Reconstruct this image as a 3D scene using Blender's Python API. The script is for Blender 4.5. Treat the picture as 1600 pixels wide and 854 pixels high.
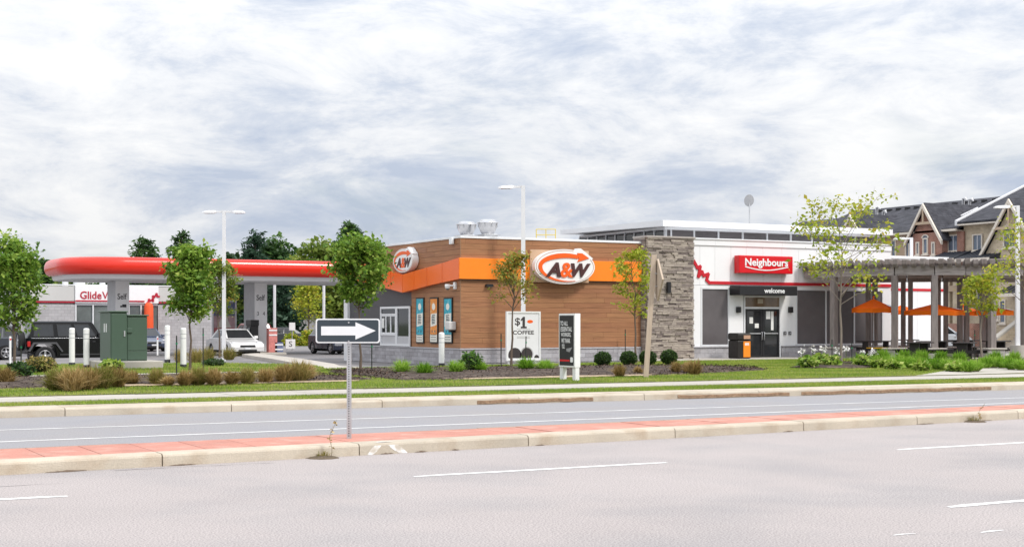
import bpy, bmesh, math, random
import numpy as np
from mathutils import Vector, Matrix
R = math.radians
for o in list(bpy.data.objects): bpy.data.objects.remove(o)
S = bpy.context.scene
COL = S.collection

# ------------------------------------------------------------------ camera
# world: +X runs along the road to the right, +Y away from the road, Z up, road surface z = 0
F, HZ, CH = 2250.0, 505.0, 1.75          # focal length in photo pixels, horizon row, eye height
PHI = math.atan(F / 4150.0)
CS, SN = math.cos(PHI), math.sin(PHI)
cam = bpy.data.cameras.new('camera'); camo = bpy.data.objects.new('camera', cam); COL.objects.link(camo)
camo.location = (0, 0, CH); camo.rotation_euler = (R(90), 0, -PHI)
cam.sensor_width = 36; cam.lens = F / 1600 * 36; cam.shift_y = (HZ - 427) / 1600
cam.clip_start = 0.1; cam.clip_end = 6000
S.camera = camo

# ------------------------------------------------------------------ sky and sun
SUN_EL = 48                 # the sun stands behind the camera to the right, veiled by cloud
w = bpy.data.worlds.new('World'); S.world = w; w.use_nodes = True
nt = w.node_tree; nt.nodes.clear()
def N(t, **k):
    n = nt.nodes.new(t)
    for a, b in k.items(): setattr(n, a, b)
    return n
L = lambda a, b: nt.links.new(a, b)
def MATH(op, a, b=None, c=None, clamp=False):
    n = N('ShaderNodeMath', operation=op, use_clamp=clamp)
    for i, v in enumerate((a, b, c)):
        if v is None: continue
        if hasattr(v, 'is_linked'): L(v, n.inputs[i])
        else: n.inputs[i].default_value = v
    return n.outputs[0]
sky = N('ShaderNodeTexSky', sky_type='NISHITA', sun_disc=False, sun_elevation=R(SUN_EL), sun_rotation=R(152))
sky.air_density = 1.0; sky.dust_density = 1.5
skyb = N('ShaderNodeVectorMath', operation='SCALE'); L(sky.outputs[0], skyb.inputs[0]); skyb.inputs[3].default_value = 0.10
tc = N('ShaderNodeTexCoord'); sx = N('ShaderNodeSeparateXYZ'); L(tc.outputs['Generated'], sx.inputs[0])
zc = MATH('MAXIMUM', sx.outputs[2], 0.0)
den = MATH('ADD', zc, 0.16)
cv = N('ShaderNodeCombineXYZ'); L(MATH('DIVIDE', sx.outputs[0], den), cv.inputs[0]); L(MATH('DIVIDE', sx.outputs[1], den), cv.inputs[1])
rot = N('ShaderNodeVectorRotate', rotation_type='Z_AXIS'); L(cv.outputs[0], rot.inputs['Vector']); rot.inputs['Angle'].default_value = PHI
def NOISE(src, stretch, scale, detail, rough, dist, off):
    mp = N('ShaderNodeMapping'); mp.inputs['Location'].default_value = off; mp.inputs['Scale'].default_value = stretch
    L(src, mp.inputs[0])
    n = N('ShaderNodeTexNoise'); L(mp.outputs[0], n.inputs['Vector'])
    n.inputs['Scale'].default_value = scale; n.inputs['Detail'].default_value = detail
    n.inputs['Roughness'].default_value = rough; n.inputs['Distortion'].default_value = dist
    return n.outputs['Fac']
# a high layer drawn out by perspective, and heaped cloud below it
big = NOISE(rot.outputs[0], (1.0, 0.55, 1.0), 0.9, 8, 0.6, 0.25, (3.1, 1.7, 0))
mid = NOISE(tc.outputs['Generated'], (1.0, 1.0, 3.0), 8.5, 14, 0.67, 0.35, (1.3, 5.2, 2.0))
fine = NOISE(rot.outputs[0], (1.0, 0.8, 1.0), 3.2, 8, 0.6, 0.2, (9.1, 0.7, 0))
cl = MATH('ADD', MATH('ADD', MATH('MULTIPLY', big, 0.48), MATH('MULTIPLY', mid, 0.55)), MATH('MULTIPLY', fine, 0.16))
rp = N('ShaderNodeValToRGB'); L(cl, rp.inputs[0])
e = rp.color_ramp.elements
e[0].position = 0.475; e[0].color = (0.545, 0.615, 0.745, 1)
e[1].position = 0.675; e[1].color = (0.98, 0.985, 0.99, 1)
m_ = e.new(0.54); m_.color = (0.68, 0.73, 0.82, 1)
m_ = e.new(0.59); m_.color = (0.83, 0.855, 0.90, 1)
# overcast skies brighten towards the zenith (CIE overcast sky)
gain = MATH('MULTIPLY', MATH('ADD', MATH('MULTIPLY', zc, 1.55), 1.0), 0.78)
clb = N('ShaderNodeVectorMath', operation='SCALE'); L(rp.outputs[0], clb.inputs[0]); L(gain, clb.inputs[3])
cover = NOISE(rot.outputs[0], (1.0, 0.7, 1.0), 1.0, 5, 0.55, 0.2, (7.7, 2.2, 0))
cr = N('ShaderNodeMapRange'); L(cover, cr.inputs[0]); cr.inputs[1].default_value = 0.30; cr.inputs[2].default_value = 0.44
mx = N('ShaderNodeMix', data_type='RGBA'); L(MATH('ADD', MATH('MULTIPLY', cr.outputs[0], 0.35), 0.65), mx.inputs[0])
L(skyb.outputs[0], mx.inputs[6]); L(clb.outputs[0], mx.inputs[7])
bg = N('ShaderNodeBackground'); L(mx.outputs[2], bg.inputs[0]); bg.inputs[1].default_value = 1.0
wo = N('ShaderNodeOutputWorld'); L(bg.outputs[0], wo.inputs[0])
sl = bpy.data.lights.new('sun', 'SUN'); sl.energy = 2.2; sl.angle = R(10); sl.color = (1, 0.955, 0.89)
so = bpy.data.objects.new('sun', sl); COL.objects.link(so); so.location = (20, -30, 60)
so.rotation_euler = (R(90 - SUN_EL), 0, R(28))     # light travels to +Y and slightly to -X
S.view_settings.view_transform = 'Standard'; S.view_settings.look = 'None'
S.view_settings.exposure = 0.14; S.view_settings.gamma = 1

# ------------------------------------------------------------------ pixel -> place
def ray(px):
    t = (px - 800) / F
    return t * CS + SN, CS - t * SN
def onV(px, py, v):
    d = ray(px); Z = v / d[1]; return Vector((d[0] * Z, v, CH - (py - HZ) / F * Z))
def onU(px, py, u):
    d = ray(px); Z = u / d[0]; return Vector((u, d[1] * Z, CH - (py - HZ) / F * Z))
def gnd(px, py, z=0.22):
    d = ray(px); Z = (CH - z) * F / (py - HZ); return Vector((d[0] * Z, d[1] * Z, z))
def atZ(px, py, Z):
    d = ray(px); return Vector((d[0] * Z, d[1] * Z, CH - (py - HZ) / F * Z))
def depth(p): return p[0] * SN + p[1] * CS

# ------------------------------------------------------------------ materials
def C(h):
    h = h.lstrip('#'); v = [int(h[i:i + 2], 16) / 255 for i in (0, 2, 4)]
    return tuple(x / 12.92 if x <= .04045 else ((x + .055) / 1.055) ** 2.4 for x in v)
MATS = {}
def mat(name, col, rough=0.6, metal=0.0, var=0.0, noise=(3.0, 0.08), bump=None, stretch=(1, 1, 1), spec=0.4, tint=None, coat=0.0, speck=None, alpha=None):
    """principled surface; colour drifts with a world-space noise, and from object to object by var"""
    if name in MATS: return MATS[name]
    m = bpy.data.materials.new(name); m.use_nodes = True; t = m.node_tree
    b = t.nodes['Principled BSDF']; l = t.links.new; nn = t.nodes.new
    b.inputs['Roughness'].default_value = rough; b.inputs['Metallic'].default_value = metal
    b.inputs['Specular IOR Level'].default_value = spec; b.inputs['Coat Weight'].default_value = coat
    geo = nn('ShaderNodeNewGeometry'); mp = nn('ShaderNodeMapping'); mp.inputs['Scale'].default_value = stretch
    l(geo.outputs['Position'], mp.inputs[0])
    n1 = nn('ShaderNodeTexNoise'); n1.inputs['Scale'].default_value = noise[0]; n1.inputs['Detail'].default_value = 6; n1.inputs['Roughness'].default_value = 0.6
    l(mp.outputs[0], n1.inputs['Vector'])
    mr = nn('ShaderNodeMapRange'); l(n1.outputs['Fac'], mr.inputs[0]); mr.inputs[1].default_value = .25; mr.inputs[2].default_value = .75
    mr.inputs[3].default_value = 1 - noise[1]; mr.inputs[4].default_value = 1 + noise[1]
    fac = mr.outputs[0]
    if var:
        oi = nn('ShaderNodeObjectInfo'); m2 = nn('ShaderNodeMapRange'); l(oi.outputs['Random'], m2.inputs[0])
        m2.inputs[3].default_value = 1 - var; m2.inputs[4].default_value = 1 + var
        mu = nn('ShaderNodeMath'); mu.operation = 'MULTIPLY'; l(fac, mu.inputs[0]); l(m2.outputs[0], mu.inputs[1]); fac = mu.outputs[0]
    if speck:
        n3 = nn('ShaderNodeTexNoise'); n3.inputs['Scale'].default_value = speck[0]; n3.inputs['Detail'].default_value = 2
        l(geo.outputs['Position'], n3.inputs['Vector'])
        m3 = nn('ShaderNodeMapRange'); l(n3.outputs['Fac'], m3.inputs[0]); m3.inputs[1].default_value = .3; m3.inputs[2].default_value = .7
        m3.inputs[3].default_value = 1 - speck[1]; m3.inputs[4].default_value = 1 + speck[1]
        mu = nn('ShaderNodeMath'); mu.operation = 'MULTIPLY'; l(fac, mu.inputs[0]); l(m3.outputs[0], mu.inputs[1]); fac = mu.outputs[0]
    base = None
    if tint:
        mixc = nn('ShaderNodeMix'); mixc.data_type = 'RGBA'
        mixc.inputs[6].default_value = (*col, 1); mixc.inputs[7].default_value = (*tint[0], 1)
        if tint[1] == 'obj':
            oi2 = nn('ShaderNodeObjectInfo'); l(oi2.outputs['Random'], mixc.inputs[0])
        else:
            n2 = nn('ShaderNodeTexNoise'); n2.inputs['Scale'].default_value = tint[1]; n2.inputs['Detail'].default_value = 5
            l(mp.outputs[0], n2.inputs['Vector']); r2 = nn('ShaderNodeMapRange'); l(n2.outputs['Fac'], r2.inputs[0])
            r2.inputs[1].default_value = tint[2]; r2.inputs[2].default_value = tint[3]; l(r2.outputs[0], mixc.inputs[0])
        base = mixc.outputs[2]
    sc = nn('ShaderNodeVectorMath'); sc.operation = 'SCALE'
    if base: l(base, sc.inputs[0])
    else: sc.inputs[0].default_value = col
    l(fac, sc.inputs[3]); l(sc.outputs[0], b.inputs['Base Color'])
    if bump:
        nb = nn('ShaderNodeTexNoise'); nb.inputs['Scale'].default_value = bump[0]; nb.inputs['Detail'].default_value = 4
        l(mp.outputs[0], nb.inputs['Vector']); bn = nn('ShaderNodeBump'); bn.inputs['Strength'].default_value = bump[1]; bn.inputs['Distance'].default_value = 0.02
        l(nb.outputs['Fac'], bn.inputs['Height']); l(bn.outputs[0], b.inputs['Normal'])
    MATS[name] = m; return m
def brickmat(name, c1, c2, mortar, bw, bh, mort=0.01, rough=0.85, vary=0.12, bumpd=0.006):
    """masonry too far away to tell its pieces apart"""
    if name in MATS: return MATS[name]
    m = bpy.data.materials.new(name); m.use_nodes = True; t = m.node_tree; l = t.links.new; nn = t.nodes.new
    b = t.nodes['Principled BSDF']; b.inputs['Roughness'].default_value = rough; b.inputs['Specular IOR Level'].default_value = .25
    g = nn('ShaderNodeNewGeometry'); s = nn('ShaderNodeSeparateXYZ'); l(g.outputs['Position'], s.inputs[0])
    ad = nn('ShaderNodeMath'); ad.operation = 'ADD'; l(s.outputs[0], ad.inputs[0]); l(s.outputs[1], ad.inputs[1])
    cb = nn('ShaderNodeCombineXYZ'); l(ad.outputs[0], cb.inputs[0]); l(s.outputs[2], cb.inputs[1])
    br = nn('ShaderNodeTexBrick'); l(cb.outputs[0], br.inputs['Vector']); br.inputs['Scale'].default_value = 1
    br.inputs['Brick Width'].default_value = bw; br.inputs['Row Height'].default_value = bh; br.inputs['Mortar Size'].default_value = mort
    br.inputs['Color1'].default_value = (*c1, 1); br.inputs['Color2'].default_value = (*c2, 1); br.inputs['Mortar'].default_value = (*mortar, 1)
    n1 = nn('ShaderNodeTexNoise'); n1.inputs['Scale'].default_value = 2.2; n1.inputs['Detail'].default_value = 6; l(g.outputs['Position'], n1.inputs['Vector'])
    mr = nn('ShaderNodeMapRange'); l(n1.outputs['Fac'], mr.inputs[0]); mr.inputs[1].default_value = .25; mr.inputs[2].default_value = .75; mr.inputs[3].default_value = 1 - vary; mr.inputs[4].default_value = 1 + vary
    sc = nn('ShaderNodeVectorMath'); sc.operation = 'SCALE'; l(br.outputs['Color'], sc.inputs[0]); l(mr.outputs[0], sc.inputs[3]); l(sc.outputs[0], b.inputs['Base Color'])
    bn = nn('ShaderNodeBump'); bn.inputs['Strength'].default_value = .7; bn.inputs['Distance'].default_value = bumpd; bn.invert = True
    l(br.outputs['Fac'], bn.inputs['Height']); l(bn.outputs[0], b.inputs['Normal'])
    MATS[name] = m; return m
def leafmat(name, stops, rough=0.5, trans=0.35):
    """foliage: every leaf takes its own shade of the palette"""
    if name in MATS: return MATS[name]
    m = bpy.data.materials.new(name); m.use_nodes = True; t = m.node_tree; l = t.links.new; nn = t.nodes.new
    b = t.nodes['Principled BSDF']; b.inputs['Roughness'].default_value = rough; b.inputs['Specular IOR Level'].default_value = .3
    a = nn('ShaderNodeAttribute'); a.attribute_name = 'var'
    r = nn('ShaderNodeValToRGB'); l(a.outputs['Fac'], r.inputs[0]); el = r.color_ramp.elements
    el[0].position = 0; el[0].color = (*stops[0], 1); el[1].position = 1; el[1].color = (*stops[-1], 1)
    for i, s_ in enumerate(stops[1:-1]):
        q = el.new((i + 1) / (len(stops) - 1)); q.color = (*s_, 1)
    l(r.outputs[0], b.inputs['Base Color'])
    tr = nn('ShaderNodeBsdfTranslucent'); l(r.outputs[0], tr.inputs[0]); mxs = nn('ShaderNodeMixShader'); mxs.inputs[0].default_value = trans
    l(b.outputs[0], mxs.inputs[1]); l(tr.outputs[0], mxs.inputs[2]); l(mxs.outputs[0], t.nodes['Material Output'].inputs[0])
    MATS[name] = m; return m
def glassmat(name, col, rough=0.06, spec=0.6):
    return mat(name, col, rough, noise=(0.6, .25), spec=spec)

# ------------------------------------------------------------------ mesh helpers
class MB:
    def __init__(s): s.v = []; s.f = []; s.sm = []
    def add(s, vs, fs, smooth=False):
        k = len(s.v); s.v += [tuple(x) for x in vs]; s.f += [tuple(i + k for i in f) for f in fs]; s.sm += [smooth] * len(fs); return s
    def box(s, x0, x1, y0, y1, z0, z1):
        return s.add([(x0, y0, z0), (x1, y0, z0), (x1, y1, z0), (x0, y1, z0), (x0, y0, z1), (x1, y0, z1), (x1, y1, z1), (x0, y1, z1)],
                     [(0, 3, 2, 1), (4, 5, 6, 7), (0, 1, 5, 4), (1, 2, 6, 5), (2, 3, 7, 6), (3, 0, 4, 7)])
    def bbox(s, x0, x1, y0, y1, z0, z1, b=.01):
        """box with chamfered edges"""
        bm = bmesh.new(); bmesh.ops.create_cube(bm, size=1)
        for v in bm.verts: v.co = (x0 + (v.co.x + .5) * (x1 - x0), y0 + (v.co.y + .5) * (y1 - y0), z0 + (v.co.z + .5) * (z1 - z0))
        bmesh.ops.bevel(bm, geom=bm.edges[:], offset=b, segments=2, affect='EDGES', profile=.5); return s.bm(bm)
    def bm(s, bm, M=None, smooth=False):
        bm.verts.ensure_lookup_table(); bm.verts.index_update()
        s.add([(M @ v.co if M else v.co) for v in bm.verts], [[v.index for v in f.verts] for f in bm.faces], smooth); bm.free(); return s
    def prism(s, pts, fn, d0, d1):
        """2D outline pts mapped by fn(a, b, depth) and given thickness from depth d0 to d1"""
        n = len(pts); s.add([fn(a, b, d0) for a, b in pts] + [fn(a, b, d1) for a, b in pts],
                            [tuple(range(n))[::-1], tuple(range(n, 2 * n))] + [(i, (i + 1) % n, n + (i + 1) % n, n + i) for i in range(n)]); return s
    def loft(s, rings, smooth=False, caps=True):
        n = len(rings[0]); k = len(rings)
        s.add([p for r in rings for p in r], [(i * n + j, i * n + (j + 1) % n, (i + 1) * n + (j + 1) % n, (i + 1) * n + j) for i in range(k - 1) for j in range(n)], smooth)
        if caps:
            s.add(rings[0], [tuple(range(n))[::-1]]); s.add(rings[-1], [tuple(range(n))])
        return s
    def tube(s, path, rad, seg=8, smooth=True):
        path = [Vector(p) for p in path]; rings = []
        rr = rad if isinstance(rad, (list, tuple)) else [rad] * len(path)
        for i, p in enumerate(path):
            d = (path[min(i + 1, len(path) - 1)] - path[max(i - 1, 0)]).normalized()
            a = d.cross(Vector((0, 0, 1)) if abs(d.z) < .95 else Vector((1, 0, 0))).normalized(); b = d.cross(a)
            rings.append([p + (a * math.cos(2 * math.pi * j / seg) + b * math.sin(2 * math.pi * j / seg)) * rr[i] for j in range(seg)])
        return s.loft(rings, smooth)
    def lathe(s, prof, c=(0, 0, 0), seg=20, smooth=True):
        return s.loft([[(c[0] + r * math.cos(2 * math.pi * j / seg), c[1] + r * math.sin(2 * math.pi * j / seg), c[2] + z) for j in range(seg)] for r, z in prof], smooth)
    def build(s, name, m, parent=None, **k):
        me = bpy.data.meshes.new(name); me.from_pydata(s.v, [], s.f)
        if any(s.sm): me.polygons.foreach_set('use_smooth', s.sm)
        me.materials.append(m)
        bm = bmesh.new(); bm.from_mesh(me); bmesh.ops.recalc_face_normals(bm, faces=bm.faces); bm.to_mesh(me); bm.free()
        return link(name, me, parent, **k)
ORG = {}
def link(name, me, parent=None, label=None, cat=None, group=None, kind=None, shift=True):
    o = bpy.data.objects.new(name, me); COL.objects.link(o)
    if parent is not None:
        o.parent = parent; org = ORG.get(parent.name, Vector((0, 0, 0))); ORG[o.name] = org
        if shift and org.length > 0: me.transform(Matrix.Translation(-org))
    tag(o, label, cat, group, kind); return o
def tag(o, label=None, cat=None, group=None, kind=None):
    if label: o['label'] = label
    if cat: o['category'] = cat
    if group: o['group'] = group
    if kind: o['kind'] = kind
    return o
def thing(name, label, cat, loc=(0, 0, 0), group=None):
    o = bpy.data.objects.new(name, None); COL.objects.link(o); o.location = loc; o.empty_display_size = .3
    ORG[o.name] = Vector(loc); return tag(o, label, cat, group)
def box(name, x0, x1, y0, y1, z0, z1, m, parent=None, b=0, **k):
    mb = MB(); mb.bbox(x0, x1, y0, y1, z0, z1, b) if b else mb.box(x0, x1, y0, y1, z0, z1)
    return mb.build(name, m, parent, **k)
UNIT = {}
def piece(name, x0, x1, y0, y1, z0, z1, m, parent, rot=None):
    """small block sharing one bevelled unit mesh per material"""
    if m.name not in UNIT:
        me = bpy.data.meshes.new(name); bm = bmesh.new(); bmesh.ops.create_cube(bm, size=1)
        bm.to_mesh(me); bm.free(); me.materials.append(m); UNIT[m.name] = me
    o = bpy.data.objects.new(name, UNIT[m.name]); COL.objects.link(o); o.parent = parent; org = ORG.get(parent.name, Vector((0, 0, 0)))
    o.location = Vector(((x0 + x1) / 2, (y0 + y1) / 2, (z0 + z1) / 2)) - org; o.scale = (abs(x1 - x0), abs(y1 - y0), abs(z1 - z0))
    if rot: o.rotation_euler = rot
    ORG[o.name] = org; return o
def copy_tree(o, parent=None):
    c = o.copy(); COL.objects.link(c)
    if parent is not None: c.parent = parent
    for ch in list(o.children): copy_tree(ch, c)
    return c
def text(s, name, m, parent, fn, a0, a1, b0, b1, d0=0.0, d1=0.01, bold=0.0, shear=0.0, keep=False, **k):
    """lettering fitted into the rectangle a0..a1 x b0..b1 and mapped by fn(a, b, depth)"""
    cu = bpy.data.curves.new(name, 'FONT'); cu.body = s; cu.size = 1; cu.offset = bold; cu.shear = shear; cu.resolution_u = 3
    cu.align_x = 'LEFT'
    to = bpy.data.objects.new('tmp_text', cu); COL.objects.link(to); bpy.context.view_layer.update()
    me = bpy.data.meshes.new_from_object(to.evaluated_get(bpy.context.evaluated_depsgraph_get()))
    bpy.data.objects.remove(to); bpy.data.curves.remove(cu)
    co = np.array([v.co[:2] for v in me.vertices]); lo, hi = co.min(0), co.max(0); wd = hi - lo
    sx_, sy_ = (a1 - a0) / wd[0], (b1 - b0) / wd[1]
    if keep: q = math.copysign(min(abs(sx_), abs(sy_)), 1); sx_ = math.copysign(q, sx_); sy_ = q
    pol = [tuple(p.vertices) for p in me.polygons]; bpy.data.meshes.remove(me)
    P = [(a0 + (x - lo[0]) * sx_, b0 + (y - lo[1]) * sy_) for x, y in co]
    mb = MB(); n = len(P); mb.add([fn(a, b, d1) for a, b in P] + [fn(a, b, d0) for a, b in P], pol + [tuple(i + n for i in p)[::-1] for p in pol])
    from collections import Counter
    cnt = Counter()
    for p in pol:
        for i in range(len(p)): cnt[tuple(sorted((p[i], p[(i + 1) % len(p)])))] += 1
    mb.add([fn(a, b, d1) for a, b in P] + [fn(a, b, d0) for a, b in P], [(i, j, j + n, i + n) for (i, j), q in cnt.items() if q == 1])
    return mb.build(name, m, parent, **k)
def VF(v0):   # a wall facing the road: a = u, b = z, depth grows towards the road
    return lambda a, b, d: (a, v0 - d, b)
def UF(u0):   # a wall facing left: a = v, b = z, depth grows to the left
    return lambda a, b, d: (u0 - d, a, b)
def oval(cx, cy, rx, ry, n=40, a0=0, a1=360):
    k = n if a1 - a0 >= 360 else n + 1
    return [(cx + rx * math.cos(R(a0 + (a1 - a0) * i / n)), cy + ry * math.sin(R(a0 + (a1 - a0) * i / n))) for i in range(k)]
# ---------------------------------------------------------------- foliage helpers
def quads(name, V, var, m, parent=None, tri=False, **k):
    """V: (n, 4 or 3, 3) array of faces in world space"""
    n, q = V.shape[0], V.shape[1]
    me = bpy.data.meshes.new(name); me.vertices.add(n * q); me.vertices.foreach_set('co', V.reshape(-1).astype(np.float32))
    me.loops.add(n * q); me.loops.foreach_set('vertex_index', np.arange(n * q, dtype=np.int32))
    me.polygons.add(n); me.polygons.foreach_set('loop_start', np.arange(0, n * q, q, dtype=np.int32)); me.polygons.foreach_set('loop_total', np.full(n, q, dtype=np.int32))
    me.update(calc_edges=True); at = me.attributes.new('var', 'FLOAT', 'FACE'); at.data.foreach_set('value', np.clip(var, 0, 1).astype(np.float32))
    me.materials.append(m); return link(name, me, parent, **k)
def leaves(P, size, rng, up=0.35, aspect=0.62, jit=0.35):
    n = len(P); d = rng.normal(size=(n, 3)); d[:, 2] = d[:, 2] * .6 - .15; d /= np.linalg.norm(d, axis=1)[:, None]
    nr = rng.normal(size=(n, 3)); nr[:, 2] += up * 3; s = np.cross(d, nr); s /= np.linalg.norm(s, axis=1)[:, None] + 1e-9
    nn_ = np.cross(s, d); L_ = size * (1 + jit * rng.normal(size=n)).clip(.4, 1.8)
    d = d * L_[:, None]; s = s * (L_ * aspect / 2)[:, None]; nn_ = nn_ * (L_ * .12)[:, None]
    a = P; b = P + d * .45 + s + nn_; c = P + d; e_ = P + d * .45 - s + nn_
    return np.stack([a, b, c, e_], 1)

# ================================================================== THE SETTING
rnd = random.Random(7)
m_asph = mat('old_asphalt', (.415, .375, .365), .93, noise=(.35, .06), speck=(60, .40), bump=(140, .5), tint=((.345, .325, .325), .5, .45, .75), spec=.2)
m_asph2 = mat('far_asphalt', (.315, .31, .325), .93, noise=(.5, .08), speck=(40, .2), bump=(120, .4), tint=((.30, .285, .285), .5, .4, .7), spec=.2)
m_lot = mat('lot_asphalt', (.20, .195, .20), .93, noise=(.5, .12), speck=(40, .12), tint=((.27, .25, .245), .4, .45, .7), spec=.2)
m_paint = mat('road_paint', (.80, .80, .79), .8, noise=(18, .10), tint=((.50, .48, .48), 22, .60, .72), spec=.2)
m_conc = mat('kerb_concrete', (.51, .45, .365), .9, noise=(1.3, .12), speck=(60, .08), tint=((.40, .315, .23), 2.2, .5, .8), bump=(60, .35), var=.05, spec=.2)
m_walk = mat('sidewalk_concrete', (.455, .425, .38), .9, noise=(1.0, .10), speck=(50, .06), var=.06, bump=(60, .25), tint=((.45, .41, .36), 1.1, .55, .75), spec=.2)
m_red = mat('red_paving', (.51, .24, .19), .9, noise=(2.2, .14), var=.06, speck=(40, .10), tint=((.56, .33, .27), 3.0, .5, .72), bump=(60, .3), spec=.2)
m_worn = mat('worn_kerb_patch', (.30, .20, .13), .95, noise=(9, .3), bump=(30, .9), speck=(30, .2), spec=.1)
m_dirt = mat('lawn_soil', (.115, .125, .045), .95, noise=(2.5, .25), speck=(9, .3), tint=((.20, .18, .085), .9, .45, .7), bump=(25, .6), spec=.1)
m_mulch = mat('bark_mulch', (.075, .058, .05), .95, noise=(6, .3), speck=(22, .5), bump=(30, 1.0), tint=((.16, .125, .10), 3, .5, .7), spec=.1)
m_far = mat('far_field', (.075, .095, .04), .95, noise=(.08, .25), spec=.1)

me = MB().add([(-2500, -400, -.08), (2500, -400, -.08), (2500, 4000, -.08), (-2500, 4000, -.08)], [(0, 1, 2, 3)]).build('ground', m_far, kind='structure')

# --- median and kerb lines are measured from the photograph; they run slightly out of true with the lane lines
CL = lambda u: min(max(u, -12), 48)
MEDN = lambda u: 17.45 + .0755 * (CL(u) - 3.1)          # near kerb face of the median
MEDF = lambda u: 19.20 + .052 * (CL(u) - 3.1)           # far edge of the red paving
FARK = lambda u: 27.95 - .035 * (CL(u) - 5)             # far kerb face
def strip(name, f0, f1, u0, u1, z0, z1, m, parent=None, n=1, **k):
    mb = MB()
    us = [u0 + (u1 - u0) * i / n for i in range(n + 1)]
    mb.loft([[(u, f0(u), z0), (u, f1(u), z0), (u, f1(u), z1), (u, f0(u), z1)] for u in us]); return mb.build(name, m, parent, **k)
cst = lambda v: (lambda u: v)
near = strip('road_near', cst(-30), lambda u: MEDN(u) + .05, -260, 300, -.05, 0, m_asph, kind='structure', n=140)
far = strip('road_far', lambda u: MEDF(u) - .05, lambda u: FARK(u) + .05, -260, 300, -.05, 0, m_asph2, kind='structure', n=140)
def mark(u0, u1, v0, wd=.11, par=near, z=.004, worn=0):
    mb = MB(); n = max(2, int((u1 - u0) / .25)); rr = random.Random(int(u0 * 10))
    us = [u0 + (u1 - u0) * i / n for i in range(n + 1)]
    lo = [v0(u) - wd / 2 + rr.uniform(-.012, .012) for u in us]; hi = [v0(u) + wd / 2 + rr.uniform(-.012, .012) for u in us]
    hi[0] = lo[0] + wd * .55; hi[-1] = lo[-1] + wd * .55
    mb.add([(u, a, z) for u, a in zip(us, lo)] + [(u, a, z) for u, a in zip(us, hi)], [(i, i + 1, n + 2 + i, n + 1 + i) for i in range(n)])
    return mb.build('lane_marking', m_paint, par)
p0 = gnd(645, 744, 0); p1 = gnd(1040, 722, 0); per = gnd(1390, 701, 0).x - p0.x; ln = p1.x - p0.x
for i in range(-3, 7):
    mark(p0.x + i * per, p0.x + i * per + ln, cst(15.02), .12)
q0 = gnd(1485, 792.5, 0)
for i in range(0, 4): mark(q0.x + i * per, q0.x + i * per + ln, cst(10.1), .12)
for (a, b, c) in ((1395, 1428, 836), (1528, 1570, 831)):
    g0 = gnd(a, c, 0); g1 = gnd(b, c - 3, 0); mark(g0.x, g1.x, cst((g0.y + g1.y) / 2), .035)
LN1 = lambda u: 22.35 + .012 * (CL(u) - 5); LN2 = lambda u: 24.75 - .03 * (CL(u) - 5)
mark(-40, 75, LN1, .10, far); mark(-40, 75, LN2, .09, far)
# longitudinal seams and cracks in the near carriageway
m_crack = mat('tar_crack', (.12, .11, .11), .9, noise=(8, .2), spec=.2)
rr = random.Random(5)
def crack(u0, u1, v, par, wd=.012, wig=.03):
    mb = MB(); n = int((u1 - u0) / .15) + 2; vv = v; top = []; bot = []
    for i in range(n):
        u = u0 + (u1 - u0) * i / (n - 1); vv += rr.uniform(-wig, wig); h = wd * rr.uniform(.3, 1)
        top.append((u, vv + h, .003)); bot.append((u, vv - h, .003))
    mb.add(bot + top, [(i, i + 1, n + i + 1, n + i) for i in range(n - 1)]); return mb.build('crack', m_crack, par)
crack(4.0, 6.0, 17.3, near); crack(2.2, 3.2, 16.2, near, .008)

# --- median: near kerb in cast lengths, red paving slabs, thin far kerb
med = thing('median', None, None); tag(med, kind='structure')
rk = random.Random(3)
joints = [gnd(x, 700, .1).x for x in (205,)]; j0 = joints[0]; JL = (gnd(790, 697, 0).x - gnd(205, 727, 0).x) / 2
us = [j0 + JL * i for i in range(-9, 16)]
def kerbseg(u0, u1, f, parent, flip=1, top=.20, h=.15, name='kerb_stone'):
    g = .008; dz = rk.uniform(-.004, .004); mb = MB(); s = flip; rings = []
    for u in (u0 + g, u1 - g):
        v = f(u); rings.append([(u, v, -.04), (u, v + s * .005, h * .78 + dz), (u, v + s * .018, h * .93 + dz), (u, v + s * .045, h + dz), (u, v + s * top, h + dz + .004), (u, v + s * top, -.04)])
    mb.loft(rings); return mb.build(name, m_conc, parent)
for a, b in zip(us[:-1], us[1:]):
    kerbseg(a, b, MEDN, med, 1, .34)
    kerbseg(a, b, lambda u: MEDF(u) + .10, med, -1, .09)
    n = 4
    for i in range(n):
        x0 = a + (b - a) * i / n + .006; x1 = a + (b - a) * (i + 1) / n - .006
        mb = MB(); z = .151 + rk.uniform(-.003, .003)
        ring = lambda u: [(u, MEDN(u) + .345, -.03), (u, MEDF(u) + .005, -.03), (u, MEDF(u) + .005, z), (u, MEDN(u) + .345, z)]
        mb.loft([ring(x0), ring(x1)]); mb.build('paving_slab', m_red, med)
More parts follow.
